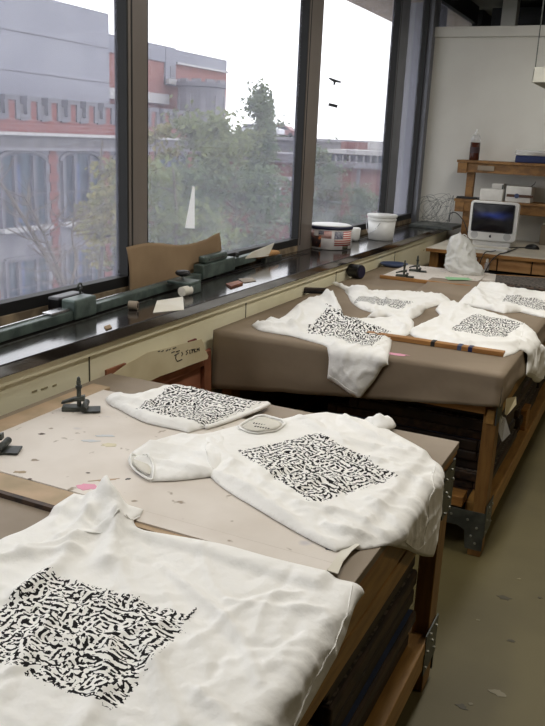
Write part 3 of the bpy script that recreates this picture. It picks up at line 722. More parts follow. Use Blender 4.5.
def hgt_at(fld, u, v):
    Q, H = fld; k = np.argmin((Q[:, 0]-u)**2+(Q[:, 1]-v)**2); return H[k]
def seam(name, cl, fld, pts, parent, r=.0014, up=.0006, mat='cotton', flat=.6, closed=False):
    L = catmull([cl.px(p, .01) for p in pts], .012, closed)
    P3 = [cl.bend(u, v, hgt_at(fld, u, v)+up) for u, v in L]
    return MB().tube(P3, r, 6, closed, flat).build(name, mat, parent, smooth=True)
def shirt(px0, label, cl):
    q = onz(px0[0], px0[1], ZT)
    return thing('t_shirt', (q[0], q[1], ZT), label, 'shirt', 'printed white shirts')
def sm(x, a, b):
    t = min(max((x-a)/(b-a), 0), 1); return t*t*(3-2*t)
base1 = lambda u, v: .0135*sm(v, 1.285, 1.31)*(1-sm(u, -.50, -.47))+.001
base2 = lambda u, v: .006

# --- shirt A, in front
ca_ = Cloth(xe=XE, z=ZT, base=base1, wave=.003, zo=.006)
A = shirt((120, 640), 'largest white shirt at the bottom left with a big black print', ca_)
oA = [(-60, 590), (-20, 560), (0, 538), (24, 528), (44, 517), (60, 506), (74, 497), (90, 500), (99, 495), (107, 491), (114, 491), (119, 497), (123, 506), (143, 513), (141, 518), (134, 524), (137, 531), (146, 534.5), (220, 547.5), (273, 562), (327, 575), (364.6, 582, 'R'), (354, 607, 'R'), (341.5, 641, 'R'), (317.6, 685, 'R'), (294, 727, 'R'), (272, 766, 'R'), (200, 800), (60, 860), (-150, 840), (-200, 700)]
b, fA = cloth_mesh('shirt_body', ca_, oA, A, ridges=[
    ([(108, 500), (114, 530), (108, 560)], .022, .024), ([(107, 497), (112, 506)], .028, .03), ([(143, 513), (128, 522), (100, 531), (70, 540), (20, 548)], .014, .012),
    ([(104, 502), (80, 530), (60, 560), (20, 590)], .014, .018), ([(118, 560), (135, 600), (150, 650), (165, 726)], .006, .014), ([(110, 640), (100, 690), (75, 726)], .01, .016),
    ([(90, 500), (84, 520), (60, 535)], .014, .012), ([(121, 505), (116, 535)], .01, .01),
    ([(150, 540), (180, 590), (240, 650)], -.005, .018), ([(160, 560), (230, 620), (260, 680)], .007, .01), ([(300, 590), (250, 600), (190, 640)], .006, .01),
    ([(200, 545), (215, 585), (235, 600)], .005, .01), ([(60, 600), (30, 640), (0, 690)], .008, .016), ([(0, 555), (40, 550), (80, 548)], .012, .012), ([(200, 690), (230, 720), (250, 760)], .009, .014), ([(140, 640), (170, 690), (180, 726)], .007, .01)],
    quad=[(-48, 638), (42, 565), (195, 611), (116, 709)], amp=.003, ang=1.1, seed=3, thick=.010, step=.0075, creases=90)
seam('hem_seam', ca_, fA, [(352, 581), (331, 638, 'R'), (308, 681, 'R'), (283, 727, 'R')], A)
seam('sleeve_seam', ca_, fA, [(140, 516), (126, 524), (100, 534), (60, 538), (20, 543)], A, .002)
for a in range(5):
    x, y = 184+a*2.2, 622-a*3.2; q = ca_.px((x, y)); h = hgt_at(fA, *q)
    P3 = [ca_.bend(q[0]+dx, q[1]+dy, h+.0012) for dx, dy in ((0, 0), (.004, .005), (.001, .01))]; MB().tube(P3, .0012, 5).build('signature_mark', 'ink', A)

# --- shirt B, centre
cb = Cloth(xe=XE, z=ZT, base=base1, wave=.003, zo=.0135, r=.014)
Bs = shirt((320, 470), 'white shirt in the middle of the near table, hem hanging over its corner', cb)
oB = [(206, 436), (237.5, 426), (244, 422.5), (260, 416.5), (282, 419.5), (299, 416.5), (323.5, 413), (340, 415), (352, 417), (368.5, 421.5), (381, 423), (390, 431), (417, 446), (438, 459), (444, 466, 'R'), (441, 485, 'R'), (439, 512, 'R'), (434, 540, 'R'), (430, 556, 'R'), (420, 555.5, 'R'), (404.5, 549, 'R'), (393, 540, 'R'), (379, 542), (353, 546.5), (336, 552), (327, 549), (301, 535.5), (274, 520), (258, 510), (228, 492), (210, 477), (196, 458)]
b, fB = cloth_mesh('shirt_body', cb, oB, Bs, ridges=[
    ([(212, 472), (240, 484), (290, 520), (330, 545)], .012, .016), ([(206, 438), (225, 455), (300, 506), (345, 530)], .007, .014), ([(300, 418), (345, 440), (400, 452)], .012, .02),
    ([(345, 417), (365, 432), (410, 450)], .014, .014), ([(300, 505), (350, 515), (385, 530)], .012, .014), ([(370, 500), (400, 520), (410, 535)], .012, .016), ([(405, 470), (425, 480)], .008, .018),
    ([(320, 436), (345, 452), (380, 462)], .008, .012), ([(325, 525), (345, 532), (370, 532)], .01, .01), ([(270, 480), (290, 470), (330, 466), (380, 480)], -.006, .015)],
    quad=[(236, 449.5), (315, 432.5), (401, 475.5), (312.5, 503.5)], amp=.0045, ang=.2, seed=11, thick=.011, step=.0075, creases=60)
seam('hem_seam', cb, fB, [(436, 461), (428, 488, 'R'), (424, 520, 'R'), (416, 548, 'R'), (399, 539, 'R')], Bs, .0016)
cb2 = Cloth(xe=None, z=ZT, base=base1, zo=.0135)
s1, fS = cloth_mesh('sleeve', cb2, [(222, 432), (200, 435.5), (179, 436), (148, 444), (131, 454), (129, 465), (139, 471), (151, 482), (179, 481), (214, 477), (226, 462), (228, 446)], Bs, mat='cotton', amp=.006, ang=.2, seed=21, thick=.017, edge=.014, creases=14,
    ridges=[([(134, 460), (150, 462), (180, 468), (210, 472)], .012, .012), ([(150, 446), (180, 450), (215, 462)], .012, .016), ([(140, 455), (165, 458)], -.016, .01)])
op = [(132, 455), (144, 458), (153, 467), (152, 478), (141, 473), (132, 465)]
seam('sleeve_cuff', cb2, fS, op, Bs, .0035, .004, closed=True, flat=.8)
so_, f_ = cloth_mesh('sleeve_opening', Cloth(z=ZT, base=lambda u, v: base1(u, v)+.0125, zo=.026), [(134, 456.5), (143, 460), (150.5, 468), (150, 475), (142, 471.5), (134, 464.5)], Bs, mat='cottonshade', amp=.001, thick=.002, seed=5, creases=0)  # darker patch paints the shading inside the cuff
seam('shoulder_seam', cb2, fS, [(212, 437), (206, 448), (208, 462), (216, 472)], Bs, .002)
s2, fS2 = cloth_mesh('sleeve', cb2, [(362, 420), (374, 420), (385, 417.5), (392, 419), (396, 427), (388, 431), (374, 432)], Bs, mat='cotton', amp=.006, seed=31, thick=.026, edge=.016, ridges=[([(368, 421), (390, 424)], .014, .012)])
ring = [(239, 427), (252, 419), (265, 416), (281, 421.5), (285, 425), (276, 430.5), (258, 433.5), (246, 431.5)]
seam('collar', cb, fB, ring, Bs, .005, .004, flat=.6, closed=True)
nk, fN = cloth_mesh('neck_opening', Cloth(z=ZT, base=lambda u, v: base1(u, v)+.017, zo=.031), [(242, 427), (253, 420), (265, 417), (279, 422), (282, 425), (275, 429), (258, 431.5), (248, 430)], Bs, mat='cottonshade', amp=.001, thick=.002, seed=2, creases=0)
tag(nk, 'shaded inside back of the neck')
zn = ZT+.0135+.0195
for r_, row in enumerate(((254, 423.2, 5), (255.5, 426.4, 6))):
    for k in range(row[2]):
        q = onz(row[0]+k*2.6, row[1]+k*.45, zn); d = .0035
        MB().box(q[0]-d*.5, q[0]+d*.5, q[1]-d, q[1]+d, zn, zn+.0012).build('label_mark', 'ink', Bs)

# --- shirt C, back left of near table
cc = Cloth(z=ZT, base=base1, zo=.0135)
Cs = shirt((185, 410), 'small folded shirt at the back of the near table beside the clamp', cc)
oC = [(106.5, 398), (115, 394.5), (133, 396.5), (153, 391.5), (171, 386), (183, 386.5), (196, 391), (216, 394.5), (258, 403.5), (268, 402), (271, 405), (245, 416), (232, 420), (216, 425.5), (199, 430), (188, 433), (176, 430), (150, 424.5), (136, 419), (120, 410.5), (108, 404)]
b, fC = cloth_mesh('shirt_body', cc, oC, Cs, quad=[(134, 411), (177, 384), (264, 402.5), (205, 425)], amp=.005, ang=.1, seed=41, thick=.022, edge=.02,
    ridges=[([(110, 400), (135, 403), (160, 414)], .012, .014), ([(125, 407), (150, 418), (190, 426)], .01, .012)])
seam('hem_roll', cc, fC, [(269, 403), (256, 409), (240, 415), (220, 422), (206, 426)], Cs, .008, .004, flat=.8)
seam('hem_seam', cc, fC, [(258, 403), (240, 411), (216, 421), (200, 426)], Cs, .0015)

# --- far table shirts
cD = Cloth(ye=T2Y-.006, z=ZT, zo=.006, base=base2, wave=.012)
D = shirt((345, 330), 'white shirt on the far table with one corner hanging over the front', cD)
oD = [(251.6, 326), (254, 324), (263, 325.5), (266, 320), (270, 319), (276, 322), (286, 315), (298, 304.5), (308, 300), (321, 296), (330, 297), (337, 303), (342, 312), (345, 319), (358, 320.5), (384, 318.5), (409, 316.5), (414, 323), (411, 333), (402, 337.5), (392, 338), (391, 347), (389, 357, 'F'), (383, 367, 'F'), (375, 380, 'F'), (366, 391, 'F'), (362, 396.5, 'F'), (359, 397, 'F'), (343, 388.5, 'F'), (328.5, 377.5, 'F'), (329, 357, 'F'), (325, 346), (310, 341.5), (292, 336.5), (273, 333.4), (259, 330.5)]
b, fD = cloth_mesh('shirt_body', cD, oD, D, quad=[(304, 334), (325.5, 308), (392, 331.5), (370.5, 349)], amp=.012, ang=1.0, seed=51, thick=.02, edge=.018,
    ridges=[([(326, 298), (336, 306), (343, 316)], .05, .022), ([(310, 301), (322, 306), (330, 312)], .02, .018), ([(254, 326), (285, 328), (310, 330)], .02, .016), ([(298, 306), (300, 318), (290, 328)], .018, .014),
            ([(268, 320), (285, 325), (300, 332)], .015, .012), ([(345, 320), (352, 328), (375, 330)], .015, .014), ([(395, 322), (405, 330)], .016, .014), ([(330, 340), (350, 346), (385, 352)], .008, .014)])
seam('sleeve_hem', cD, fD, [(331, 374, 'F'), (344, 383.5, 'F'), (359, 391.5, 'F')], D, .002)
seam('sleeve_seam', cD, fD, [(326, 338), (345, 345), (372, 349), (390, 338)], D, .002)
cT = Cloth(z=ZT, base=base2, zo=.006)
Es = shirt((395, 300), 'crumpled shirt behind the hanging one, its print nearly edge on', cT)
oE = [(331, 283.5), (336, 283), (354, 289.5), (374, 293.5), (390, 294), (407, 293), (436, 296), (449, 299), (451, 304), (438, 306), (427, 309), (421, 315), (412, 319), (396, 320), (385, 317), (378, 318), (367, 317), (372, 313), (360, 309), (351, 302), (345, 291)]
b, fE = cloth_mesh('shirt_body', cT, oE, Es, quad=[(352, 302), (364, 297), (414, 303), (402, 310.5)], amp=.014, ang=.4, seed=61, thick=.024, edge=.02, step=.012,
    ridges=[([(332, 284), (350, 291), (365, 295)], .03, .02), ([(380, 296), (410, 297), (440, 300)], .02, .025), ([(368, 316), (385, 315), (396, 318)], .018, .02), ([(410, 315), (425, 308)], .025, .02)])
seam('hem_seam', cT, fE, [(345, 290), (354, 300), (365, 308), (376, 312)], Es, .002)
cF = Cloth(xe=X2+.006, z=ZT, zo=.006, base=base2, wave=.014)
Fs = shirt((475, 332), 'white shirt at the right of the far table, sleeve hanging past the edge', cF)
oF = [(408, 331), (424, 323), (439, 316), (435.5, 310), (442, 304), (451, 303), (461, 304.5), (472, 308), (490, 313), (507, 318), (524, 324), (533, 331), (538, 336, 'R'), (541, 345, 'R'), (542, 356, 'R'), (540, 369, 'R'), (536, 381.5, 'R'), (530, 379.5, 'R'), (524, 374.5, 'R'), (527, 362, 'R'), (528, 352, 'R'), (520, 350), (515, 353.5), (504, 357), (480, 352.5), (453, 347), (426.6, 341.5), (413, 336.5)]
b, fF = cloth_mesh('shirt_body', cF, oF, Fs, quad=[(448, 331), (473, 314), (526.5, 324.5), (502, 339.5)], amp=.008, ang=.2, seed=71, thick=.022, edge=.022,
    ridges=[([(412, 332), (440, 330), (455, 338)], .014, .018), ([(438, 306), (450, 306), (462, 309)], .024, .02), ([(440, 316), (436, 309)], .016, .015), ([(470, 345), (500, 347), (520, 344)], .016, .018), ([(440, 338), (470, 346)], .012, .014), ([(505, 322), (525, 330)], .01, .02)])
seam('sleeve_hem', cF, fF, [(526, 371.5, 'R'), (531, 376, 'R'), (537, 377.5, 'R')], Fs, .002)
seam('sleeve_seam', cF, fF, [(524, 326), (522, 335), (519, 346)], Fs, .002)
cG = Cloth(z=ZT, base=base2, zo=.006)
Gs = shirt((525, 300), 'shirt at the far right end of the far table, cut by the picture edge', cG)
oG = [(457, 304), (464, 297), (471, 291), (482, 286), (488, 284), (497, 285), (501, 287.5), (513, 289.5), (540, 293.5), (552, 295), (568, 299), (570, 306), (556, 312), (547, 318), (540, 317), (521, 312.5), (503.6, 313.5), (490, 310.5), (469, 306)]
b, fG = cloth_mesh('shirt_body', cG, oG, Gs, quad=[(501.5, 303), (506, 296.5), (558, 302.5), (546, 312.5)], amp=.012, ang=.2, seed=81, thick=.026, edge=.022, step=.012,
    ridges=[([(482, 288), (492, 289), (503, 293)], .035, .04), ([(466, 298), (478, 300), (486, 306)], .018, .02), ([(475, 291), (482, 299)], .018, .02), ([(460, 303), (490, 308), (520, 311)], .016, .02)])
seam('sleeve_hem', cG, fG, [(466, 297), (471, 300), (472, 304)], Gs, .004)

# ================================================================== CLAMPS
def clamp(px, py, z, rz, label, s=.82):
    p = onz(px, py, z); t = thing('hinge_clamp', (p[0], p[1], z), label, 'clamp', 'iron hinge clamps'); t.rotation_euler = (0, 0, rz)
    c = Vector((p[0], p[1], z))
    def P(x, y, zz): return c+Vector((x*s, y*s, zz*s))
    m = MB(); m.obox(P(-.035, 0, .009), (.075*s, .05*s, .016*s)); m.build('base_plate', 'iron', t, bevel=.002)
    MB().obox(P(.04, -.01, .006), (.06*s, .065*s, .006*s), rz=.1).build('hinge_leaf', 'iron', t, bevel=.001)
    MB().cyl(P(.012, -.05, .018), P(.012, .045, .018), .012*s, n=12).build('hinge_barrel', 'iron', t)
    MB().cyl(P(-.01, 0, .012), P(-.01, 0, .115), .0085*s, n=12).build('threaded_post', 'iron', t)
    MB().lathe([(.006*s, 0), (.012*s, .002*s), (.012*s, .012*s), (.005*s, .016*s)], P(-.01, 0, .085), 12).build('wing_nut', 'iron', t)
    MB().lathe([(.004*s, 0), (.007*s, .004*s), (.006*s, .016*s), (.002*s, .02*s)], P(-.01, 0, .112), 10).build('post_tip', 'iron', t)
    a = MB(); a.prism([P(.012, .012, .06), P(-.03, .012, .05), P(-.075, .01, .034), (P(-.075, .01, .026)), P(-.03, .012, .036), P(.012, .012, .038)], (0, -.024*s, 0)); a.build('clamp_arm', 'iron', t, bevel=.002)
    return t
clamp(82, 410, ZT+ZB, .55, 'iron hinge clamp beside the small folded shirt on the near table')
clamp(0, 450, ZT+ZB, .4, 'iron hinge clamp cut by the left picture edge')
clamp(405, 277, ZT+.022, .2, 'nearer of the two iron clamps on the rear board of the far table')
clamp(418, 271.5, ZT+.022, .2, 'farther of the two iron clamps on the rear board of the far table')

# ================================================================== PLASTIC BAG
p = onz(465, 273, ZT+.022)
def bag():
    mb = MB(); nu, nv = 60, 44; v = []
    for j in range(nv):
        t = j/(nv-1)
        for i in range(nu):
            a = 2*PI*i/nu
            r = .128*(1-.25*t)*(1-t**4)**.5*(.25+.75*min(1, t/.06)) if t > 0 else .1
            r = (.122*(1-.5*t))*math.sqrt(max(0, 1-t**7))*(.8+.2*min(1, t/.1))
            q = Vector((math.cos(a)*1.6, math.sin(a)*1.6, t*3.2))
            k = 1+.16*mnoise.noise(q*1.0)+.2*(.6-2*abs(mnoise.noise(q*1.7+Vector((3, 1, 0)))))+.06*(.6-2*abs(mnoise.noise(q*4.5)))
            lean = -.065*t-.035*math.sin(t*PI)*.3
            bulge = .035*math.exp(-((a-5.9+ (2*PI if a < 1 else 0)-0)**2)/.8)*math.exp(-(t/.25)**2)
            r = r*k+bulge
            zz = .255*t*(1+.08*mnoise.noise(q*.9))+(.006*mnoise.noise(q*3) if t > .1 else 0)
            v.append((p[0]+r*math.cos(a)+lean, p[1]+r*math.sin(a)*.75, ZT+.0235+max(0, zz)))
    f = [(j*nu+i, j*nu+(i+1) % nu, (j+1)*nu+(i+1) % nu, (j+1)*nu+i) for j in range(nv-1) for i in range(nu)]+[tuple(range(nu-1, -1, -1))]
    mb.add(v, f); return mb
t = thing('plastic_bag', (p[0], p[1], ZT+.0225), 'crumpled white plastic bag standing on the far table', 'bag')
bag().build('bag_film', 'bag', t, smooth=True)
tp_ = Vector((p[0]-.05, p[1], ZT+.25))
for sgn in (-1, 1):
    pts = [tp_+Vector((sgn*.02, 0, -.01)), tp_+Vector((sgn*.035, .01, .015)), tp_+Vector((sgn*.012, 0, .03)), tp_+Vector((-sgn*.01, -.01, .0))]
    MB().tube(catmull(pts, .006, False), [.009]*len(catmull(pts, .006, False)), 8, flat=.4).build('bag_handle', 'bag', t, smooth=True)

# ================================================================== LEDGE ITEMS
XB = -1.99
t = thing('cutting_machine', (XB, 3.0, ZL), 'long green steel arm lying along the black ledge', 'machine'); t.rotation_euler = (0, 0, .058)
ARM = t
MB().box(XB-.045, XB, 1.2, 3.42, .950, .987).build('beam', 'green', t, bevel=.004)
MB().box(XB-.04, XB-.032, 1.2, 3.44, .987, .992).build('beam_rail', 'steel', t)
MB().box(XB-.05, XB+.006, 3.42, 3.80, .955, 1.028).build('sleeve_housing', 'green', t, bevel=.006)
MB().box(XB-.04, XB-.002, 3.80, 4.10, .967, 1.014).build('arm_end', 'green', t, bevel=.004)
MB().box(XB-.045, XB+.0, 3.46, 3.72, 1.028, 1.066).build('roller_box', 'green', t, bevel=.01)
MB().box(XB-.042, XB+.002, 3.5, 3.68, 1.04, 1.05).build('box_slot', 'iron', t)
MB().cyl((XB-.02, 3.88, 1.01), (XB-.02, 3.88, 1.038), .01, n=10).build('end_bolt', 'iron', t)
k = MB().lathe([(.01, 0), (.03, .007), (.036, .016), (.03, .026), (.01, .029)], (XB+.05, 3.13, 1.018), 20).build('knob', 'rubber', t, smooth=True)
MB().cyl((XB+.05, 3.13, .99), (XB+.05, 3.13, 1.022), .007, n=10).build('knob_stem', 'steel', k)
br_ = MB(); br_.box(XB+.001, XB+.12, 3.07, 3.18, .99, 1.003); br_.box(XB+.108, XB+.12, 3.07, 3.18, .9465, .99); br_.build('bracket', 'green', t, bevel=.003)
MB().box(XB-.055, XB+.012, 2.36, 2.50, .95, 1.028).build('pivot_block', 'green', t, bevel=.008)
MB().box(XB-.12, XB-.058, 2.36, 2.52, .972, 1.03).build('rear_block', 'black', t, bevel=.01)
MB().box(XB-.05, XB-.005, 2.24, 2.35, .988, .998).build('shiny_plate', 'steel', t, bevel=.002)
eye = Vector((XB-.06, 2.49, 1.056)); MB().tube([eye+Vector((0, .013*math.cos(a*PI/6), .013*math.sin(a*PI/6))) for a in range(12)], .004, 8, True).build('eye_bolt', 'iron', t, smooth=True)
MB().cyl((XB-.06, 2.49, 1.02), (XB-.06, 2.49, 1.046), .004, n=8).build('eye_shank', 'iron', t)
for y in (1.5, 2.75, 3.6): MB().box(XB-.04, XB-.01, y, y+.05, ZL+.0005, .9505).build('support_foot', 'iron', t)
MB().box(XB-.075, XB-.06, 1.1, 2.35, .9465, .975).build('rear_rail', 'iron', t, bevel=.002)
MB().box(XB+.02, XB+.026, 1.2, 2.9, ZL+.0005, .949).build('front_strip', 'iron', t)
XH = -2.065
t = thing('wooden_handle', (XH, 4.3, ZL), 'brown wooden handle sticking out past the end of the green arm', 'handle')  # loose wooden handle, built apart from the green arm
MB().tube([(XH, 4.13, .985), (XH, 4.2, .992), (XH-.002, 4.3, .99), (XH-.004, 4.4, .98), (XH-.004, 4.43, .978)], [.012, .018, .021, .018, .008], 12).build('grip', 'plywood', t, smooth=True)
MB().box(XH-.0, XH+.03, 4.18, 4.4, ZL+.0005, .975).build('handle_rest', 'iron', t)
def roll(name, c0, c1, r, mat, label, cat):
    t = thing(name, tuple((Vector(c0)+Vector(c1))/2-Vector((0, 0, r))), label, cat)
    a = (Vector(c1)-Vector(c0)).normalized(); MB().cyl(c0, c1, r, n=20).build('roll_body', mat, t, smooth=False)
    MB().cyl(Vector(c1), Vector(c1)+a*.003, r*.55, n=16).build('roll_core', 'oldwood', t); return t
q = onz(184, 296, ZL); roll('tape_roll', (q[0], q[1]-.02, ZL+.0225), (q[0]+.004, q[1]+.04, ZL+.0225), .022, 'paper', 'small white roll on the ledge beside the knob bracket', 'roll')
q = onz(133, 310, ZL); roll('cord_spool', (q[0]-.02, q[1], ZL+.0185), (q[0]+.015, q[1]+.012, ZL+.0185), .018, 'tabletop', 'small pale spool on the ledge in front of the long green arm', 'spool')
# paper and scraps on the ledge
def sheet(name, pts, z, mat, label, cat='paper', curl=0, thick=.0012):
    O = np.array([onz(a, b_, z)[:2] for a, b_ in pts]); 
    cl = Cloth(z=z); o, f = cloth_mesh(name, cl, [tuple(q) for q in O], None, mat=mat, raw=True, amp=curl, thick=.001, fine=.0003, step=.015, creases=0)
    return tag(o, label, cat)
def polysheet(name, pts, z, mat, label, cat='paper', h=.002):
    return tag(MB().prism([tuple(onz(a, b_, z)) for a, b_ in pts], (0, 0, h)).build(name, mat), label, cat)
polysheet('paper_sheet', [(157, 301), (183, 297), (184, 310), (153, 313)], ZL+.0008, 'paper', 'white paper lying on the ledge above the leaning paper with writing')
polysheet('wood_scrap', [(226, 285), (238, 282), (243, 284), (231, 288)], ZL+.001, 'redwood', 'small brown wood scrap on the ledge under the green arm', 'scrap', .008)
polysheet('yellow_scrap', [(104, 327), (110, 325), (112, 328), (106, 330)], ZL+.001, 'kraft2', 'tiny tan scrap at the front of the ledge', 'scrap', .003)
polysheet('paper_strip', [(238, 279), (252, 278), (256, 281), (244, 283)], ZL+.001, 'tabletop', 'tan paper strip on the ledge below the end of the arm', 'paper', .002)
# white paper leaning behind arm end
q0, q1 = onx(246, 262, -2.05), onx(276, 243, -2.06)
tag(MB().prism([tuple(onx(a, b_, -2.05)) for a, b_ in [(243, 259), (252, 252), (274, 243), (268, 256)]], (.003, 0, 0)).build('white_card', 'paper'), 'white card leaning on the sill behind the green arm end', 'card')
# kraft paper standing against the window foot
def kraft():
    mb = MB(); bot = []; top = []
    n = 40
    ys = np.linspace(2.90, 3.72, n); v = []
    rows = 14
    for r in range(rows):
        t = r/(rows-1)
        for i, y in enumerate(ys):
            s = i/(n-1)
            x = -2.092+.02*math.exp(-((y-2.90)/.1)**2)*(t*(1-t)*3)+.003*math.sin(s*5)
            x += .012*(1-t)**3+.02*max(0, s-.85)*6*t*.5
            h = .175-.04*s+.012*math.sin(s*8)+(.025*max(0, (s-.85)/.15))
            x -= .003*t
            yy = y+(.03*math.sin(t*PI) if i == n-1 else 0)
            v.append((x, yy, .9465+(h+.04)*t))
    mb.add(v, [(r*n+i, r*n+i+1, (r+1)*n+i+1, (r+1)*n+i) for r in range(rows-1) for i in range(n-1)])
    o = mb.build('kraft_paper', 'kraft2', None, smooth=True); s = o.modifiers.new('thick', 'SOLIDIFY'); s.thickness = .0012
    return tag(o, 'brown kraft paper standing curled against the foot of the middle window', 'paper')
kraft()
# tin with flags
p = (onz(307, 249, ZL)+onz(353, 250, ZL))/2
RT = .148; pq = onz(329.5, 247.5, ZL); pc = Vector((pq[0], pq[1], ZL))
pl_, pr_ = onz(306, 243, ZL), onz(354, 243, ZL)
t = thing('biscuit_tin', tuple(pc), 'round white tin printed with flags standing on the ledge', 'tin')
HT = .155
MB().lathe([(RT-.008, .001), (RT, .006), (RT, HT-.02)], pc, 48).build('tin_body', 'tinwhite', t, smooth=True)
MB().lathe([(RT+.004, HT-.02), (RT+.005, HT-.004), (RT-.004, HT)], pc, 48).build('tin_rim', 'navy', t, smooth=True)
MB().lathe([(RT-.006, HT), (RT-.012, HT+.004), (RT-.02, HT+.006)], pc, 48).build('tin_lid', 'whiteplastic', t, smooth=True)
def patch(a0, a1, z0, z1, mat, nm):
    mb = MB(); n = 16; v = []; uv = []
    for j, z in enumerate((z0, z1)):
        for i in range(n):
            a = a0+(a1-a0)*i/(n-1)
            for rr in (RT+.0008,): v.append((pc.x+rr*math.cos(a), pc.y+rr*math.sin(a), pc.z+z)); uv.append((i/(n-1), j))
    mb.add(v, [(i, i+1, n+i+1, n+i) for i in range(n-1)]); mb.uv = uv
    o = mb.build(nm, mat, t, smooth=True); s = o.modifiers.new('thick', 'SOLIDIFY'); s.thickness = .0008; s.offset = 1; return o
fa = math.atan2(-pc.y, -pc.x)       # bearing towards the viewer
patch(fa-1.25, fa-.83, .08, .125, 'flag', 'flag_picture'); patch(fa-.56, fa+.07, .078, .125, 'flag', 'flag_picture')
patch(fa+.2, fa+1.2, .03, .125, 'flag', 'flag_picture'); patch(fa-.95, fa-.41, .015, .09, 'tinphoto', 'figure_picture')
patch(fa+.62, fa+.95, .006, .03, 'olive', 'dark_picture')
# bucket
pq = onz(380.5, 239.5, ZL); pb = Vector((pq[0], pq[1], ZL))
t = thing('plastic_bucket', tuple(pb), 'white plastic bucket with lid and wire handle on the ledge', 'bucket')
hb = .19
MB().lathe([(.088, .001), (.094, .004), (.104, hb-.045)], pb, 40).build('bucket_body', 'whiteplastic', t, smooth=True)
MB().lathe([(.104, hb-.045), (.109, hb-.043), (.109, hb-.03), (.104, hb-.028), (.105, hb-.02)], pb, 40).build('bucket_collar', 'whiteplastic', t)
MB().lathe([(.106, hb-.02), (.113, hb-.018), (.114, hb-.003), (.108, hb), (.09, hb-.003)], pb, 40).build('bucket_lid', 'whiteplastic', t, bevel=.001)
ab = math.atan2(-pb.y, -pb.x); pts = []
for k in range(17):
    a = ab-1.45+2.9*k/16*.5-.1; s_ = k/16; rr = .113+.006*math.sin(s_*PI); zz = hb-.055-.08*math.sin(s_*PI); pts.append((pb.x+rr*math.cos(a), pb.y+rr*math.sin(a), pb.z+zz))
MB().tube(pts, .0022, 6).build('wire_handle', 'steel', t, smooth=True)
# white cup between tin and bucket
pq = onz(357, 241, ZL); pc2 = Vector((pq[0]-.03, pq[1], ZL)); t = thing('white_cup', tuple(pc2), 'white cup tucked behind the flag tin on the ledge', 'cup')
MB().lathe([(.035, .001), (.045, .02), (.05, .09), (.045, .095), (.03, .09)], pc2, 24).build('cup_body', 'whiteplastic', t, smooth=True)
# wire tangle at the corner
t = thing('wire_bundle', (-1.95, 7.15, ZL), 'tangle of thin grey wire on the ledge in front of the partition', 'wire')
rnd = random.Random(5)
for k in range(18):
    c = Vector((-1.93+rnd.uniform(-.1, .3), 7.2+rnd.uniform(-.1, .12), 1.06+rnd.uniform(-.0, .06))); r = rnd.uniform(.06, .13)
    ax = Vector((rnd.uniform(-1, 1), rnd.uniform(-1.4, -.2), rnd.uniform(-.6, .9))).normalized(); u = ax.orthogonal().normalized(); w = ax.cross(u)
    pts = []
    for j in range(22):
        a = 2*PI*j/22*rnd.choice((1, 1)); q = c+(u*math.cos(a)*1.5+w*math.sin(a))*r*(1+.12*math.sin(3*a+k)); q.z = max(ZL+.032, q.z); q.x = max(-2.02, q.x); q.y = min(7.46, q.y); q.x = min(-1.70, q.x); pts.append(q)
    MB().tube(pts, .0012, 5, True).build('wire_loop', 'galv', t, smooth=True)
tag(MB().box(-2.0, -1.62, 6.98, 7.4, ZL+.0005, ZL+.028).build('tray', 'galv', bevel=.004), 'low grey tray on the ledge under the wire tangle', 'tray')
# things stuck on the window panes
def on_glass(name, pts, mat, label, cat, off=.0045, h=.006):
    return tag(MB().prism([tuple(onx(a, b_, XW+off)) for a, b_ in pts], (h, 0, 0)).build(name, mat), label, cat)
MT['navytape'] = M('dark_sticker', srgb(28, 34, 44), .6)
on_glass('dark_sticker', [(329, 77.5), (340.5, 81.5), (340, 83), (335, 82), (334, 85), (333.2, 85), (333.6, 82), (331, 80.5), (328.8, 78.8)], 'navytape', 'upper dark sticker with a hooked tail on the window pane', 'sticker')
on_glass('dark_sticker', [(329, 103), (337, 105), (336.2, 107.8), (328.2, 105.8)], 'navytape', 'lower plain bar shaped dark sticker on the window pane', 'sticker')
on_glass('paper_sliver', [(192.6, 186), (194.2, 187), (194.2, 228.5), (185, 228)], 'thinpaper', 'pointed white paper sliver stuck on the middle window', 'paper', h=.003)
# ================================================================== leaning frame and hanging paper behind the near table
t = thing('leaning_screen', (-1.72, 2.7, 0), 'reddish wooden screen frame leaning on the cream wall behind the near table', 'frame')
def lean(y0, y1, z0, z1, x, th=.02):   # bars of a frame leaning slightly towards the wall
    return [(x-.03*z0-0, y0, z0), (x-.03*z0, y1, z0), (x-.03*z1, y1, z1), (x-.03*z1, y0, z1)]
for y0, y1, z0, z1 in ((2.36, 2.42, .03, .72), (2.98, 3.04, .03, .72), (2.42, 2.98, .03, .09), (2.42, 2.98, .66, .72)):
    MB().prism(lean(y0, y1, z0, z1, -1.735), (.022, 0, 0)).build('frame_bar', 'redwood', t, bevel=.002)
MT['redmesh'] = M('red_mesh', srgb(160, 104, 78), .7, col2=srgb(142, 88, 64), scale=5)
MB().prism(lean(2.42, 2.98, .09, .66, -1.738), (.004, 0, 0)).build('screen_mesh', 'redmesh', t)
MT['darkred'] = M('dark_red', srgb(110, 40, 34), .6)
MB().prism(lean(2.88, 2.94, .772, .79, -1.738), (.01, 0, 0)).build('red_tab', 'darkred', t); MB().prism(lean(3.04, 3.06, .69, .72, -1.738), (.01, 0, 0)).build('red_tab', 'darkred', t)
MB().prism(lean(2.3, 2.42, .74, .80, -1.738), (.01, 0, 0)).build('corner_tab', 'redwood', t)
t = thing('hanging_paper', (-1.715, 2.7, .66), 'curling cream paper with black handwriting draped over the reddish frame', 'paper')
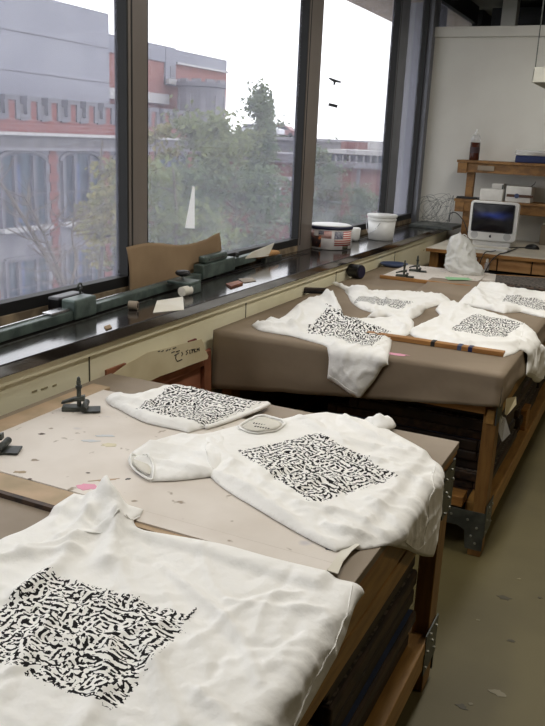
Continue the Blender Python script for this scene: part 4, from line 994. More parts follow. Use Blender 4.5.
cl_pts = [(110, 376), (128, 363), (147, 352.5), (170, 347), (201, 339), (203, 343), (205, 350), (208, 356), (207, 359), (190, 365), (172, 372), (160, 376), (146, 383), (120, 384)]
XPp = -1.712
pp = [onx(a, b_, XPp) for a, b_ in cl_pts]
pm = MB(); pm.prism([tuple(q) for q in pp], (.002, 0, 0)); pm.build('paper_body', 'oldpaper', t)
def stroke(pts, r=.0022):
    MB().tube([tuple(onx(a, b_, XPp+.0025)) for a, b_ in pts], r, 5).build('pen_stroke', 'ink', t)
for s_ in ([(158, 351.5), (160, 351)], [(161.5, 351.5), (163.5, 350.5)], [(166, 351), (168, 349.6)], [(169, 350), (170.5, 349)], [(173, 348.5), (176, 347.5)], [(171.5, 352.8), (174.5, 351.5)], [(174.5, 355.5), (179, 353), ], [(176, 354.6), (175.6, 358.6), (177.5, 361.4), (182, 359.3)], [(181.5, 352.2), (182.8, 353.8), (181.5, 356)], [(179.5, 350.5), (176, 351.8)],
           [(188, 350), (186, 351), (187.8, 353), (186, 354.5)], [(189.5, 350), (189.7, 353.4), (191, 353), (191, 349.5)], [(192.3, 353), (192, 349.3), (193.8, 349.5), (192.4, 351.2)], [(194.3, 352.4), (194, 348.8), (195.5, 349), (194.4, 350.6), (196, 352)], [(196.8, 351.8), (197, 348.2), (198, 350), (199, 347.6), (199.2, 351)]):
    stroke(s_)

# ================================================================== DESK CORNER
ZD = .86
YD = 6.34
t = thing('computer_desk', (-.2, 6.9, 0), 'white topped workbench with a plywood apron against the partition', 'desk')
MB().box(-1.66, 1.6, YD, 7.49, ZD-.03, ZD).build('desk_top', 'desktop', t, bevel=.003)
MB().box(-1.66, 1.6, YD-.004, YD-.0005, ZD-.03, ZD-.004).build('front_edge', 'woodx', t)
for k, (a, b_) in enumerate(((-1.35, -1.1), (-1.09, -.84), (-.83, -.3), (-.29, .3))):
    MB().box(a, b_, YD+.03, YD+.05, ZD-.13, ZD-.032).build('drawer_front', 'plywood', t, bevel=.002)
MB().box(-1.35, 1.6, YD+.5, YD+.52, .02, ZD-.032).build('back_panel', 'black', t)  # black sheet stands in for the deep shade under the desk
MB().box(-1.35, 1.6, YD+.052, YD+.07, ZD-.3, ZD-.15).build('shade_strip', 'black', t)  # black strip in place of the shaded gap below the drawers
for x in (-1.64, .1, 1.5): MB().box(x, x+.07, YD+.06, YD+.13, 0, ZD-.032).build('leg', 'woody', t, bevel=.003)
MB().box(-1.66, -1.6, YD+.14, 7.4, .3, ZD-.032).build('side_panel', 'wood', t)
# computer (white all in one with a big bezel)
e0, e1 = onz(468, 250, ZD), onz(513, 256, ZD)
YE = 6.78; xa = ony(467, 240, YE)[0]; xb = ony(515.5, 240, YE)[0]; xc = (xa+xb)/2; w = xb-xa
zt_ = ony(490, 201, YE)[2]; zb_ = ony(490, 246, YE)[2]
t = thing('desktop_computer', (xc, YE+.2, ZD), 'white computer with a dark screen on the desk under the shelves', 'computer')
zc = ZD+.05
def rrect(x0, x1, z0, z1, r, n=6):
    o = []
    for cx, cz, a0 in ((x1-r, z1-r, 0), (x0+r, z1-r, 90), (x0+r, z0+r, 180), (x1-r, z0+r, 270)):
        for k in range(n+1):
            a = math.radians(a0+90*k/n); o.append((cx+r*math.cos(a), cz+r*math.sin(a)))
    return o
fr = rrect(xa, xb, zc, zt_, .035); n = len(fr)
rings = [(YE, 1, 0), (YE+.02, 1.0, 0), (YE+.09, .97, 0), (YE+.2, .82, .0), (YE+.34, .6, -.02), (YE+.4, .5, -.03)]
mb = MB(); vv = []
cz_ = (zc+zt_)/2
for y, s_, dz in rings: vv += [(xc+(x-xc)*s_, y, cz_+(z-cz_)*s_+dz) for x, z in fr]
mb.add(vv, [(j*n+k, j*n+(k+1) % n, (j+1)*n+(k+1) % n, (j+1)*n+k) for j in range(len(rings)-1) for k in range(n)]+[tuple(range(n-1, -1, -1)), tuple(range((len(rings)-1)*n, len(rings)*n))])
mb.build('housing', 'whiteplastic', t, bevel=.006)
H_ = zt_-zc
sx0, sx1, sz0, sz1 = xa+w*.075, xb-w*.1, zc+H_*.24, zt_-H_*.085
MB().prism([(x, YE-.004, z) for x, z in rrect(sx0-.008, sx1+.008, sz0-.008, sz1+.008, .012)], (0, .006, 0)).build('screen_surround', 'black', t)
mb = MB(); ns = 10; v = []; uv = []
for j in range(ns):
    for i in range(ns):
        a, b_ = i/(ns-1), j/(ns-1); v.append((sx0+(sx1-sx0)*a, YE-.0045-.006*(1-(2*a-1)**2)*(1-(2*b_-1)**2), sz0+(sz1-sz0)*b_)); uv.append((a, b_))
mb.add(v, [(j*ns+i, j*ns+i+1, (j+1)*ns+i+1, (j+1)*ns+i) for j in range(ns-1) for i in range(ns-1)]); mb.uv = uv
mb.build('screen', 'screen', t, smooth=True)
for s_ in (xa+w*.14, xb-w*.18):
    MB().cyl((s_, YE-.003, zc+H_*.13), (s_, YE+.002, zc+H_*.13), .03, n=24).build('speaker_grille', 'greyplastic', t)
ap = MB(); zz = zc+H_*.115; xm = xc-.01
ap.prism([(xm+.011*(1-.12*math.cos(2*a)+(-.28 if abs(a-.15) < .3 else 0))*math.cos(a), YE-.0025, zz+.011*(1-.1*abs(math.cos(a))**6)*math.sin(a)) for a in [2*PI*k/28 for k in range(28)]], (0, .003, 0))
ap.prism([(xm+.001, YE-.0025, zz+.0125), (xm+.006, YE-.0025, zz+.019), (xm+.007, YE-.0025, zz+.015)], (0, .003, 0))
ap.build('fruit_emblem', 'logo', t)
fo = MB(); fo.box(xa+w*.1, xb-w*.1, YE+.03, YE+.3, ZD, zc+.004); fo.build('foot', 'whiteplastic', t, bevel=.01)
MB().box(xb-w*.16, xb-w*.13, YE-.002, YE+.001, zc+H_*.1, zc+H_*.105).build('power_light', 'steel', t)
k0 = onz(470, 252, ZD); t = thing('keyboard', (xc-.01, 6.6, ZD), 'flat white keyboard lying in front of the computer', 'keyboard')
MB().box(xc-.2, xc+.185, 6.52, 6.68, ZD+.0005, ZD+.018).build('keyboard_base', 'whiteplastic', t, bevel=.004)
for r_ in range(5):
    for c_ in range(14): MB().box(xc-.193+c_*.0262, xc-.193+c_*.0262+.022, 6.53+r_*.028, 6.553+r_*.028, ZD+.0185, ZD+.023).build('key', 'paper', t)
pm_ = onz(532, 249, ZD); t = thing('mouse', (pm_[0], pm_[1], ZD), 'black mouse with a cable on the desk right of the computer', 'mouse')
mb = MB(); prof = []
vv = []; nn = 20; rr_ = 8
for j in range(rr_):
    a = j/(rr_-1)*PI/2
    for i in range(nn):
        b_ = 2*PI*i/nn; vv.append((pm_[0]+.06*math.cos(a)*math.cos(b_)*1.0, pm_[1]+.036*math.cos(a)*math.sin(b_), ZD+.001+.04*math.sin(a)))
mb.add(vv, [(j*nn+i, j*nn+(i+1) % nn, (j+1)*nn+(i+1) % nn, (j+1)*nn+i) for j in range(rr_-1) for i in range(nn)]+[tuple(range(nn-1, -1, -1))]); mb.build('mouse_body', 'black', t, smooth=True)
cab = catmull([(pm_[0]-.05, pm_[1], ZD+.008), (pm_[0]-.16, pm_[1]-.1, ZD+.006), (pm_[0]-.24, 6.42, ZD+.006), (pm_[0]-.27, 6.325, ZD+.003), (pm_[0]-.3, 6.31, ZD-.1), (pm_[0]-.31, 6.31, ZD-.17)], .02, False)
MB().tube([tuple(c) for c in cab], .004, 6).build('mouse_cable', 'black', t, smooth=True)
def hang(name, label, pts, m='black', r=.0045):
    c = catmull(pts, .02, False); return tag(MB().tube([tuple(q) for q in c], r, 6).build(name, m, None, smooth=True), label, 'cable')
hang('computer_cable', 'black cable looping over the front edge of the desk', [(xb+.02, 6.9, ZD+.006), (xb+.0, 6.6, ZD+.006), (xb-.02, 6.40, ZD+.006), (xb-.04, 6.328, ZD+.004), (xb-.09, 6.315, ZD-.05), (xb-.13, 6.31, ZD-.15)])
hang('wall_cable', 'dark cable arching beside the left shelf upright', [(-1.75, 7.42, .98), (-1.72, 7.3, 1.06), (-1.66, 7.25, 1.08), (-1.58, 7.22, 1.02), (-1.53, 7.2, .93), (-1.5, 7.18, ZD+.006)], r=.004)
tq = ony(476, 255, YD+.01); t = thing('red_pliers', (tq[0], YD+.015, ZD-.1), 'small red handled tool hanging at the desk front', 'tool')
MB().obox((tq[0], YD+.015, ZD-.065), (.03, .02, .05), ry=.3).build('tool_grip', 'darkred', t, bevel=.006); MB().obox((tq[0]-.012, YD+.018, ZD-.11), (.012, .012, .05), ry=.1).build('tool_jaw', 'iron', t, bevel=.002)
tq = ony(488, 258, YD+.01); t = thing('glue_bottle', (tq[0], YD+.0, ZD-.13), 'small clear bottle hanging at the desk front', 'bottle')
MB().lathe([(.018, 0), (.02, .003), (.02, .055), (.01, .068)], (tq[0], YD+.006, ZD-.135), 14).build('bottle_body', 'clear', t, smooth=True); MB().lathe([(.011, .068), (.011, .085), (.004, .095)], (tq[0], YD+.006, ZD-.135), 12).build('bottle_cap', 'paper', t)
# shelves
YS0, YS1 = 7.2, 7.49
t = thing('wall_shelf', (-.9, 7.35, ZD), 'pine shelf unit of two boards over the computer desk', 'shelf')
for z, x0 in ((1.518, -1.685), (1.186, -1.675)):
    MB().box(x0, 1.6, YS0, YS1, z, z+.022).build('shelf_board', 'shelfwood', t, bevel=.002)
    MB().box(x0+.02, 1.6, YS0+.02, YS0+.045, z-.08, z-.001).build('shelf_apron', 'shelfwood', t, bevel=.002)
    MB().box(x0+.01, x0+.09, YS0+.004, YS0+.02, z-.09, z-.001).build('bracket', 'shelfwood', t, bevel=.002)
for x in (-1.6, .6): MB().box(x, x+.065, YS0+.06, YS0+.12, ZD+.0005, 1.517).build('upright', 'shelfwood', t, bevel=.002)
MB().box(-1.66, 1.6, YS1-.006, YS1, ZD+.0005, 1.5).build('back_panel', 'plywood', t) if False else None
tag(MB().box(-1.5, -1.36, YS0+.003, YS0+.018, 1.46, 1.5).build('shelf_tag', 'tabletop', t), 'pale tag on the shelf front')
zs1, zs2 = 1.5405, 1.2085
b0 = ony(474, 158, 7.33)
t = thing('ink_bottle', (b0[0], 7.33, zs1), 'tall brown bottle with a clear top on the upper shelf', 'bottle')
MB().lathe([(.04, 0), (.043, .004), (.042, .15)], (b0[0], 7.33, zs1), 20).build('bottle_body', 'brownliquid', t, smooth=True)
MB().lathe([(.042, .15), (.041, .19), (.03, .21), (.016, .218)], (b0[0], 7.33, zs1), 20).build('bottle_shoulder', 'clear', t, smooth=True)
MB().lathe([(.016, .218), (.016, .235), (.007, .242), (.005, .262)], (b0[0], 7.33, zs1), 14).build('bottle_cap', 'whiteplastic', t, smooth=True)
MB().lathe([(.0432, .06), (.0432, .11)], (b0[0], 7.33, zs1), 20).build('bottle_label', 'sticker', t)
b0 = ony(515, 163, 7.24)
t = thing('blue_tray', (b0[0]+.28, 7.33, zs1), 'blue plastic tray with clear lid on the upper shelf', 'tray')
MB().box(b0[0], b0[0]+.5, 7.22, 7.46, zs1, zs1+.06).build('tray_body', 'blue', t, bevel=.008); MB().box(b0[0]-.005, b0[0]+.505, 7.215, 7.465, zs1+.0605, zs1+.105).build('tray_lid', 'clear', t, bevel=.008)
for k in range(5): MB().box(b0[0]+.05+k*.09, b0[0]+.11+k*.09, 7.26, 7.4, zs1+.061, zs1+.085).build('tray_contents', random.choice(('paper', 'kraft2', 'iron')), t)
def carton(x0px, x1px, yy, d, ztpx, label, m='cardboard', extra=None, py=195):
    x0, x1 = ony(x0px, py, yy)[0], ony(x1px, py, yy)[0]; zt2 = ony((x0px+x1px)/2, ztpx, yy)[2]
    t = thing('carton', ((x0+x1)/2, yy+d/2, zs2), label, 'box', 'white cartons on the lower shelf')
    MB().box(x0, x1, yy, yy+d, zs2, zt2).build('carton_body', m, t, bevel=.003)
    MB().box(x0+.004, x1-.004, yy+.004, yy+d-.004, zt2, zt2+.004).build('carton_flap', m, t)
    return t, x0, x1, zt2
carton(479.5, 502, 7.215, .1, 189.5, 'low white carton at the left of the lower shelf', py=198)
t, x0, x1, z1 = carton(491, 502.5, 7.33, .14, 184, 'narrow upright white carton behind the low carton')
MB().box(x1-.012, x1+.001, 7.328, 7.331, zs2, z1-.005).build('dark_edge', 'iron', t)
t, x0, x1, z1 = carton(505.5, 531, 7.23, .22, 187, 'white carton with a brown band across its front')
zb2 = zs2+(z1-zs2)*.42
MB().box(x0+.01, x1+.02, 7.226, 7.2295, zb2-.012, zb2+.012).build('brown_band', 'brownband', t)
MB().cyl(((x0+x1)/2-.01, 7.222, zb2), ((x0+x1)/2-.01, 7.229, zb2), .02, n=18).build('round_seal', 'bluedull', t)
MB().tube([(x1-.02, 7.3, z1+.005), (x1+.01, 7.28, z1+.03), (x1+.02, 7.26, z1+.05)], .003, 6).build('wire_tie', 'black', t)
tt = ony(456, 199, 7.25); t = thing('dark_tray', (tt[0]+.08, 7.3, zs2), 'thin dark tray at the left end of the lower shelf', 'tray')
MB().box(-1.665, -1.46, 7.22, 7.42, zs2, zs2+.012).build('tray_base', 'black', t, bevel=.003); MB().box(-1.66, -1.48, 7.225, 7.235, zs2+.0125, zs2+.02).build('tray_lip', 'black', t)
t = thing('paper_holder', (-.9, 7.4, ZD), 'pale upright holder at the right end of the desk', 'holder')
xh = ony(539, 245, 7.3)[0]; MB().box(xh, xh+.2, 7.28, 7.45, ZD+.0005, ZD+.17).build('holder_body', 'tabletop', t, bevel=.004); MB().box(xh+.01, xh+.19, 7.3, 7.43, ZD+.171, ZD+.19).build('holder_papers', 'paper', t)

# hanging lamp (switched off) top right
yl = 5.2
pL = ony(531.5, 82, yl)
t = thing('hanging_lamp', (pL[0]+.16, yl+.6, pL[2]), 'unlit pale reflector lamp hanging from a wire at the top right', 'lamp')
x0 = pL[0]; zt3 = ony(532, 68, yl)[2]; zb3 = pL[2]
pr = [(x0, zb3), (x0+.006, zt3), (x0+.29, zt3), (x0+.36, zb3)]
mb = MB(); mb.prism([(x, yl, z) for x, z in pr], (0, .008, 0)); mb.prism([(x, yl+1.2, z) for x, z in pr], (0, .008, 0))
mb.prism([(x0+.006, yl, zt3), (x0+.29, yl, zt3), (x0+.29, yl, zt3+.006), (x0+.006, yl, zt3+.006)], (0, 1.208, 0)); mb.prism([(x0, yl, zb3), (x0+.006, yl, zt3), (x0+.01, yl, zt3), (x0+.004, yl, zb3)], (0, 1.208, 0)); mb.prism([(x0+.36, yl, zb3), (x0+.29, yl, zt3), (x0+.286, yl, zt3), (x0+.356, yl, zb3)], (0, 1.208, 0))
mb.build('lamp_shade', 'ceramic', t)
MB().cyl((x0+.16, yl+.05, zb3+.04), (x0+.16, yl+1.15, zb3+.04), .018, n=12).build('lamp_tube', 'paper', t)
wt = ony(540, 0, yl); sx = ony(535, 68, yl)[0]
MB().tube([(sx, yl+.01, zt3+.006), (sx, yl+.01, 3.1)], .0035, 6).build('hanging_wire', 'iron', t); MB().tube([(sx, yl+1.15, zt3+.006), (sx, yl+1.15, 3.1)], .0035, 6).build('hanging_wire', 'iron', t)

# ================================================================== OUTSIDE
GZ = -10.5
tag(B(-220, -3.2, -120, 260, GZ-.5, GZ).build('ground', 'asphalt'), 'street level far below the windows', 'ground', kind='structure')
tag(MB().box(-3.15, XW-.13, -4, 11, 3.0, 3.35).build('trim_%d' % pn, 'soffit'), 'beige roof overhang outside the window tops', 'overhang', kind='structure'); pn += 1
XD = -28
tag(MB().box(-2.64, -2.26, 8.3, 8.6, GZ, 3.0).build('trim_%d' % pn, 'concretepanel'), 'pale concrete fin outside the narrow window', 'fin', kind='structure'); pn += 1
def fy(px, py, x=XD): q = onx(px, py, x); return q[1], q[2]
Bd = thing('brick_building', (XD-4, 34, GZ), 'red brick hall with stone battlements across the street', 'building')
MB().box(XD-8, XD, 4, 46.5, GZ, 2.2).build('facade_wall', 'brick', Bd)
MB().box(XD-.02, XD+.06, 4, 46.5, GZ, .62).build('stone_face', 'stone', Bd)
MB().box(XD, XD+.45, 4, 47, 1.28, 1.42).build('cornice', 'whitestone', Bd); MB().box(XD, XD+.25, 4, 47, .72, 1.28).build('cornice_band', 'stonedark', Bd); MB().box(XD, XD+.3, 4, 47, .58, .72).build('cornice_foot', 'stone', Bd)
per = 1.46; y0 = 31.12-.2
k = -16
while y0+k*per < 46.2:
    ya = y0+k*per
    if ya > 4:
        # raised brick merlon with stone cap, stone lined notch beside it
        m = MB().box(XD-.5, XD+.02, ya, ya+.72, 2.2, 2.86).build('merlon', 'brick', Bd)
        MB().box(XD-.55, XD+.12, ya-.12, ya+.84, 2.86, 3.08).build('merlon_cap', 'stonemid', m)
        MB().box(XD-.5, XD+.1, ya-.14, ya+.1, 2.02, 2.86).build('notch_side', 'stonemid', m); MB().box(XD-.5, XD+.1, ya+.6, ya+.86, 2.02, 2.86).build('notch_side', 'stonemid', m)
        MB().box(XD-.5, XD+.12, ya+.86, ya+per-.14, 1.96, 2.24).build('notch_sill', 'stonemid', m)
        MB().box(XD-.45, XD-.1, ya+.86, ya+per-.14, 2.24, 2.72).build('notch_back', 'stonedark', m)
    k += 1
bay = 4.37; yp = 32.5
for k in range(-6, 4):
    yc = yp+k*bay
    pr_ = MB()
    z = GZ+1; kk = 0
    while z < .55:
        wd = .34 if kk % 2 else .22
        pr_.box(XD, XD+.12, yc-wd, yc+wd, z, min(z+.42, .58)); z += .45; kk += 1
    pr_.build('quoin_pier', 'brick', Bd)
    wc = yc+bay/2
    if wc > 46: continue
    for z0, z1, arch, W_ in ((-3.0, .05, .42, 3.1), (-7.4, -4.55, 0, 3.0)):
        wn = MB(); half = W_/2
        top = [(half*math.cos(a), z1-.0+arch*math.sin(a)) for a in [PI*j/12 for j in range(13)]] if arch else [(half, z1), (-half, z1)]
        poly = [(XD+.05, wc+y, z) for y, z in [(-half, z0), (half, z0)]+top]
        w_ = wn.prism(poly, (.05, 0, 0)).build('window', 'winglass', Bd)
        fm = MB()
        for dy in (-.56*half, .3*half*1.7*.55+.12):
            pass
        for yy in (-half, -half*.42, half*.42, half): fm.box(XD+.08, XD+.26, wc+yy-.09, wc+yy+.09, z0, z1+(.3 if abs(yy) < half else .0)*(1 if arch else 0))
        fm.box(XD+.08, XD+.18, wc-half, wc+half, (z0+z1)/2-.04, (z0+z1)/2+.04)
        if arch:
            ar = [(wc+(half+.1)*math.cos(a), z1+(arch+.1)*math.sin(a)) for a in [PI*j/14 for j in range(15)]]
            fm.tube([(XD+.14, y, z) for y, z in ar], .12, 6)
        else: fm.box(XD+.08, XD+.26, wc-half, wc+half, z1-.1, z1+.12)
        fm.build('window_surround', 'stonemid', w_)
        MB().box(XD+.06, XD+.42, wc-half-.15, wc+half+.15, z0-.22, z0).build('window_sill', 'whitestone', w_)
        cu = MB()
        cu.box(XD+.1, XD+.105, wc-half*.3, wc-half*.1, z0+.2, z1-.1); cu.build('curtain', 'bluedull', w_)
# grey penthouse box set back on the roof
XP2 = XD-2
yr, _ = fy(109, 50, XP2); ztp = fy(109, 14, XP2)[1]
ph = MB().box(XP2-8, XP2, -6, yr, 2.2, ztp).build('penthouse', 'concretepanel', Bd)
for px, py in ((100, 47), (100, 82)):
    z = fy(px, py, XP2)[1]; MB().box(XP2, XP2+.03, -6, yr, z-.015, z+.015).build('panel_joint', 'stonedark', ph)
# brick wing behind the battlements
XW2 = XD-3
def wing(name, px0, px1, pyt, pyb, mat, x=XW2, dep=6, parent=None):
    ya = fy(px0, pyt, x)[0]; yb2 = fy(px1, pyt, x)[0]; za = max(fy(px0, pyt, x)[1], fy(px1, pyt, x)[1]) if False else fy((px0+px1)/2, pyt, x)[1]
    zb4 = fy((px0+px1)/2, pyb, x)[1]
    return MB().box(x-dep, x, min(ya, yb2), max(ya, yb2), zb4, za).build(name, mat, parent or Bd)
z1 = fy(150, 43, XW2)[1]; z2 = fy(200, 55, XW2)[1]
yA, yB_, yC, yDn = yr-1, fy(164, 70, XW2)[0], fy(174, 65, XW2)[0], fy(226.5, 75, XW2)[0]
wg = MB().box(XW2-8, XW2, yA, yDn, GZ, z2-.05).build('brick_wing', 'brickfar', Bd)
MB().box(XW2-8, XW2+.1, yA, yC, z1-1.0, z1).build('wing_parapet', 'concretepanel', wg)
MB().box(XW2-8, XW2+.15, yB_, yC, fy(168, 85, XW2)[1], z1-.05).build('grey_pier', 'concretepanel', wg)
MB().box(XW2-8, XW2+.1, yC, yDn-.2, z2-.75, z2).build('wing_parapet', 'concretepanel', wg)
MB().box(XW2, XW2+.3, yC, yDn-.2, z2-.9, z2-.78).build('parapet_flashing', 'whitestone', wg)
MB().box(XW2, XW2+.4, yB_, yB_+5, fy(180, 86, XW2)[1], fy(180, 81, XW2)[1]).build('white_ledge', 'whitestone', wg)
MB().box(XW2, XW2+.5, yA, yB_-.1, fy(150, 103, XW2)[1], fy(150, 93, XW2)[1]).build('white_ledge', 'whitestone', wg)
MB().box(XW2+.12, XW2+.2, yB_+.5, yC-.3, fy(168, 78, XW2)[1], fy(168, 66, XW2)[1]).build('wing_window', 'stone', wg)
# round stone tower
tcy = fy(201, 110, XD-.6)[0]; RTw = 1.55
tw = Bd
tz = fy(200, 82)[1]
MB().lathe([(RTw-.2, 0), (RTw-.2, 11.6), (RTw, 11.8), (RTw, 12.6), (RTw+.25, 12.8), (RTw+.25, 13.0), (RTw, 13.3), (RTw, tz-GZ-.3), (RTw+.1, tz-GZ-.25), (RTw+.1, tz-GZ)], (XD-.6, tcy, GZ), 40).build('tower', 'stonemid', Bd); tw = bpy.data.objects['tower']
for k in range(10):
    a = 2*PI*k/10+.3; c = Vector((XD-.6+RTw*math.cos(a), tcy+RTw*math.sin(a), tz-1.4)); MB().obox(c, (.1, .3, 1.2), rz=a).build('tower_slit', 'stone', tw)
for k in range(10):
    a = 2*PI*k/10; c = Vector((XD-.6+(RTw-.1)*math.cos(a), tcy+(RTw-.1)*math.sin(a), tz+.1)); MB().obox(c, (.25, .62, .2), rz=a).build('tower_merlon', 'stone', tw)
# low parking structure between tower and middle post
Yp = 85
def rect_y(name, px0, px1, pyt, pyb, mat, Y, dep, parent):
    a, b_ = ony(px0, pyt, Y), ony(px1, pyt, Y); c = ony((px0+px1)/2, pyb, Y)[2]
    return MB().box(a[0], b_[0], Y, Y+dep, c, (a[2]+b_[2])/2).build(name, mat, parent)
Pk = thing('parking_deck', (-40, Yp, GZ), 'low grey parking deck behind the slender tree', 'building')
rect_y('deck_wall', 226, 296, 138, 152, 'stonedark', Yp, 25, Pk); rect_y('deck_roof', 224, 298, 136, 139, 'stone', Yp-.5, 26, Pk); rect_y('dark_opening', 235, 248, 143, 149, 'asphalt', Yp-.3, .4, Pk)
rect_y('deck_base', 226, 300, 152, 260, 'brickfar', Yp+.1, 20, Pk)
Lo = thing('low_brick_building', (-33, 62, GZ), 'low brick building with a pale roof behind the slender tree', 'building')
rect_y('brick_wall', 214, 298, 160, 270, 'brickfar', 62, 5, Lo); rect_y('pale_roof', 212, 300, 152, 161, 'stone', 61.5, 6, Lo); rect_y('white_band', 258, 290, 176, 179.5, 'whitestone', 61.6, .4, Lo); rect_y('white_band', 240, 275, 172, 174, 'whitestone', 61.6, .4, Lo)
for a in (263, 276): rect_y('white_window', a, a+4, 182, 196, 'whitestone', 61.7, .3, Lo)
rect_y('dark_window', 268, 275, 181, 196, 'winglass', 61.7, .3, Lo)
Fb = thing('long_brick_building', (-26, 68, GZ), 'long brick building with white roof bands beyond the sticker pane', 'building')
rect_y('brick_wall', 318, 420, 168, 330, 'brickfar', 68, 20, Fb); rect_y('roof_band', 319, 420, 163, 169, 'stone', 67.3, 20, Fb); rect_y('clerestory', 326, 420, 155, 163, 'winglass', 68.5, 18, Fb); rect_y('roof_band', 324, 420, 151, 155.5, 'whitestone', 68.0, 19, Fb)
rect_y('upper_brick', 341, 371, 142, 151, 'brick', 76, 10, Fb); rect_y('upper_white', 368, 420, 142, 151, 'whitestone', 75, 10, Fb)
for a in (327, 357): rect_y('white_pilaster', a, a+2.6, 170, 260, 'stone', 67.7, .3, Fb)
for a in range(328, 384, 7): rect_y('glazing_bar', a, a+.9, 155.5, 163, 'whitestone', 68.2, .3, Fb)
def car(px, py, Y, mat, label):
    q = ony(px, py, Y); q[2] = max(v.co.z for v in bpy.data.objects['deck_roof'].data.vertices)+GZ+.01; t = thing('parked_car', (q[0], Y, q[2]), label, 'car')
    mb = MB(); L = 2.1
    prof = [(-L, .25), (-L, .75), (-1.3, .9), (-.8, 1.4), (.7, 1.4), (1.3, .95), (L, .8), (L, .25)]
    mb.prism([(q[0]+x, Y, q[2]+z) for x, z in prof], (0, 1.7, 0)); mb.build('car_body', mat, t, bevel=.08)
    MB().prism([(q[0]+x, Y-.02, q[2]+z) for x, z in [(-1.15, .92), (-.72, 1.32), (.62, 1.32), (1.1, .95)]], (0, .03, 0)).build('car_window', 'winglass', t)
    for x in (-1.3, 1.3): MB().cyl((q[0]+x, Y-.03, q[2]+.3), (q[0]+x, Y+.15, q[2]+.3), .3, n=14).build('wheel', 'black', t)
car(262, 136.3, Yp+1, 'carpaint', 'silver car parked on the grey deck behind the slender tree'); car(281, 137.0, Yp+13, 'carred', 'reddish car parked farther back on the grey deck'); car(250, 136.0, Yp+6, 'carpaint', 'farther silver car parked on the grey deck')
# trees
def tree(name, base, h, crown, nleaf, leaf, label, mat='leaf', seed=1, lean=(0, 0), bare=False, branchy=14, trunk=.12, shape=None):
    r = random.Random(seed); bx_, by_ = base
    t = thing(name, (bx_, by_, GZ), label, 'tree')
    top = Vector((bx_+lean[0], by_+lean[1], GZ+h))
    root = Vector((bx_, by_, GZ))
    mb = MB(); tp = [root.lerp(top, k/8)+Vector((r.uniform(-.1, .1), r.uniform(-.1, .1), 0)) for k in range(9)]
    mb.tube(tp, [trunk*(1-.85*k/8)+.012 for k in range(9)], 7); mb.build('trunk', 'bark', t)
    br = MB(); tips = []
    for k in range(branchy):
        s = r.uniform(.3, .97) if not shape else r.uniform(shape[0], .98); o = root.lerp(top, s)
        if shape: R_ = crown*min(1, (1-s)/(1-shape[0])*1.15+.12)
        else: R_ = crown*math.sqrt(max(.05, 1-((s-.62)/.42)**2))
        a = r.uniform(0, 2*PI); e = o+Vector((math.cos(a)*R_, math.sin(a)*R_, R_*r.uniform(.05, .6)*(2.0 if bare else 1)))
        mid = o.lerp(e, .5)+Vector((0, 0, .08*R_)); br.tube([o, mid, e], [trunk*.3, trunk*.2, .012], 5)
        for q in range(7 if not bare else 10):
            c = o.lerp(e, r.uniform(.25, 1)); tips.append(c)
            e2 = c+Vector((r.uniform(-1, 1), r.uniform(-1, 1), r.uniform(-.2, .9)))*R_*.4; br.tube([c, e2], [.016, .006], 4); tips.append(e2)
    br.build('branches', 'bark', t)
    if nleaf:
        lm = MB(); V = []; F = []
        for k in range(nleaf):
            c = r.choice(tips)+Vector((r.gauss(0, 1), r.gauss(0, 1), r.gauss(0, 1)))*crown*.15
            u = Vector((r.uniform(-1, 1), r.uniform(-1, 1), r.uniform(-1, 1))).normalized(); w = u.orthogonal().normalized()
            l = leaf*r.uniform(.7, 1.3); n0 = len(V); V += [c-u*l, c+w*l*.45, c+u*l, c-w*l*.45]; F.append((n0, n0+1, n0+2, n0+3))
        lm.add(V, F); lm.build('foliage', mat, t)
    return t
def at_tree(px, x): q = onx(px, 140, x); return (q[0], q[1])
def top_h(px, py, x): return onx(px, py, x)[2]-GZ
tree('slender_tree', at_tree(258, -17), top_h(258, 84, -17), 1.35, 4200, .12, 'slender dark green tree left of the second bronze post', 'leafd', 3, branchy=34, shape=(.42, 1))
tree('bushy_tree', at_tree(205, -16), top_h(205, 122, -16), 2.0, 9000, .125, 'bushy olive tree in front of the stone tower', 'leaf', 5, branchy=24)
tree('yellowing_tree', at_tree(100, -15), top_h(98, 140, -15), .9, 2200, .1, 'yellow green tree in front of the brick facade', 'leafy', 7, branchy=18)
tree('yellow_sapling', at_tree(158, -18), top_h(156, 118, -18), .9, 1800, .11, 'thin yellowing sapling just right of the left bronze post', 'leafy', 8, branchy=16)
tree('low_tree', at_tree(238, -14), top_h(238, 172, -14), 2.1, 9000, .12, 'low dense tree filling the foot of the middle pane', 'leafd', 9, branchy=22)
tree('low_bush_tree', at_tree(175, -13), top_h(175, 168, -13), 1.8, 7000, .11, 'low olive tree at the lower left of the middle pane', 'leaf', 10, branchy=20)
tree('post_tree', at_tree(322, -20), top_h(322, 150, -20), 1.8, 6000, .14, 'dark green tree right of the second bronze post', 'leafd', 11, branchy=22)
tree('round_tree', at_tree(366, -17), top_h(366, 196, -17), 1.9, 6000, .13, 'round tree below the brick building in the sticker pane', 'leafd', 12, branchy=18)
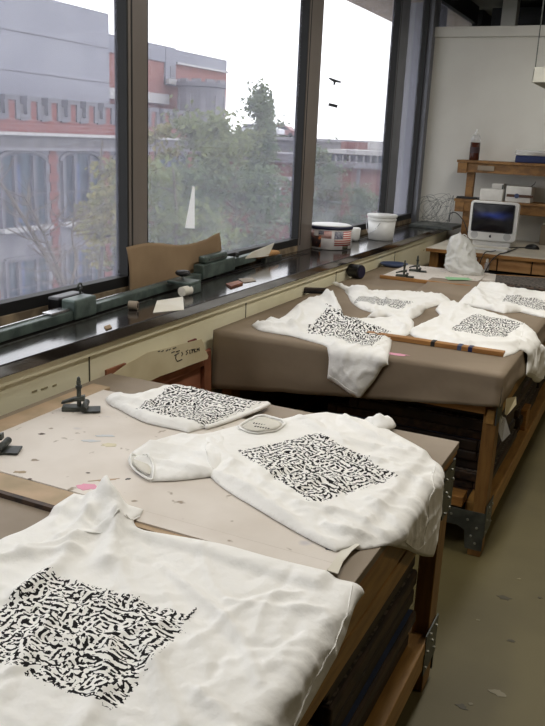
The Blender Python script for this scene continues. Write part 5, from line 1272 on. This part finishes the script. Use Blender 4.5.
def bare_tree():
    r = random.Random(4); X0 = -12.0
    P = lambda px, py, dx=0: Vector(onx(px, py, X0+dx))
    b0 = P(68, 296); foot = Vector((X0+.2, b0.y+1.6, GZ))
    t = thing('bare_tree', tuple(foot), 'bare branching tree in front of the arched windows', 'tree')
    MB().tube([foot, foot.lerp(b0, .4)+Vector((0, .2, 0)), b0+Vector((0, .25, -1)), b0], [.16, .13, .1, .08], 8).build('trunk', 'bark', t)
    limbs = [([(68, 296), (40, 246), (20, 212), (0, 182), (-30, 150)], .07), ([(68, 296), (58, 268), (46, 240), (36, 218), (24, 196)], .05), ([(68, 296), (76, 262), (72, 236), (76, 210)], .045)]
    k = 0
    for pts, rad in limbs:
        L3 = [P(a, b_, .25*i*(1 if k % 2 else -1)) for i, (a, b_) in enumerate(pts)]; k += 1
        c = catmull([tuple(p) for p in L3], .12, False); n = len(c)
        MB().tube([tuple(q) for q in c], [rad*(1-.75*i/n) for i in range(n)], 7).build('limb', 'bark', t)
        tw = MB()
        for q in range(26):
            o = Vector(c[r.randrange(n//6, n)]); d = Vector((r.uniform(-.7, .7), r.choice((-1, 1))*r.uniform(.3, 1), r.uniform(-.1, .9))).normalized(); ln = r.uniform(.35, 1.1)
            m1 = o+d*ln*.5+Vector((0, 0, -.06)); e = o+d*ln; tw.tube([o, m1, e], [.016, .011, .006], 4)
            for w_ in range(2):
                d2 = (d+Vector((r.uniform(-.6, .6), r.uniform(-.8, .8), r.uniform(-.3, .8)))).normalized(); tw.tube([m1, m1+d2*ln*.5], [.009, .005], 4)
        tw.build('twigs', 'bark', t)
bare_tree()
for k, (px, py) in enumerate(((268, 131), (284, 129), (296, 132), (331, 144), (347, 140), (378, 143))):
    tree('distant_tree', at_tree(px, -62), top_h(px, py, -62), 2.6, 700, .42, ['distant hazy tree behind the silver car', 'distant hazy tree behind the reddish car', 'distant hazy tree at the second bronze post', 'distant tree at the left end of the long brick roof', 'distant tree rising over the long brick roof', 'distant tree by the post at the right of the sticker pane'][k], 'leafd', 20+k, branchy=10, trunk=.2)

# ================================================================== LIGHT
w = bpy.data.worlds.new('overcast_sky'); scene.world = w; w.use_nodes = True
nt = w.node_tree; nt.nodes.clear()
o = nt.nodes.new('ShaderNodeOutputWorld'); bg = nt.nodes.new('ShaderNodeBackground'); nt.links.new(bg.outputs[0], o.inputs[0])
bg.inputs[0].default_value = (.96, .97, 1.0, 1); bg.inputs[1].default_value = 2.1
vs.exposure = 0.22
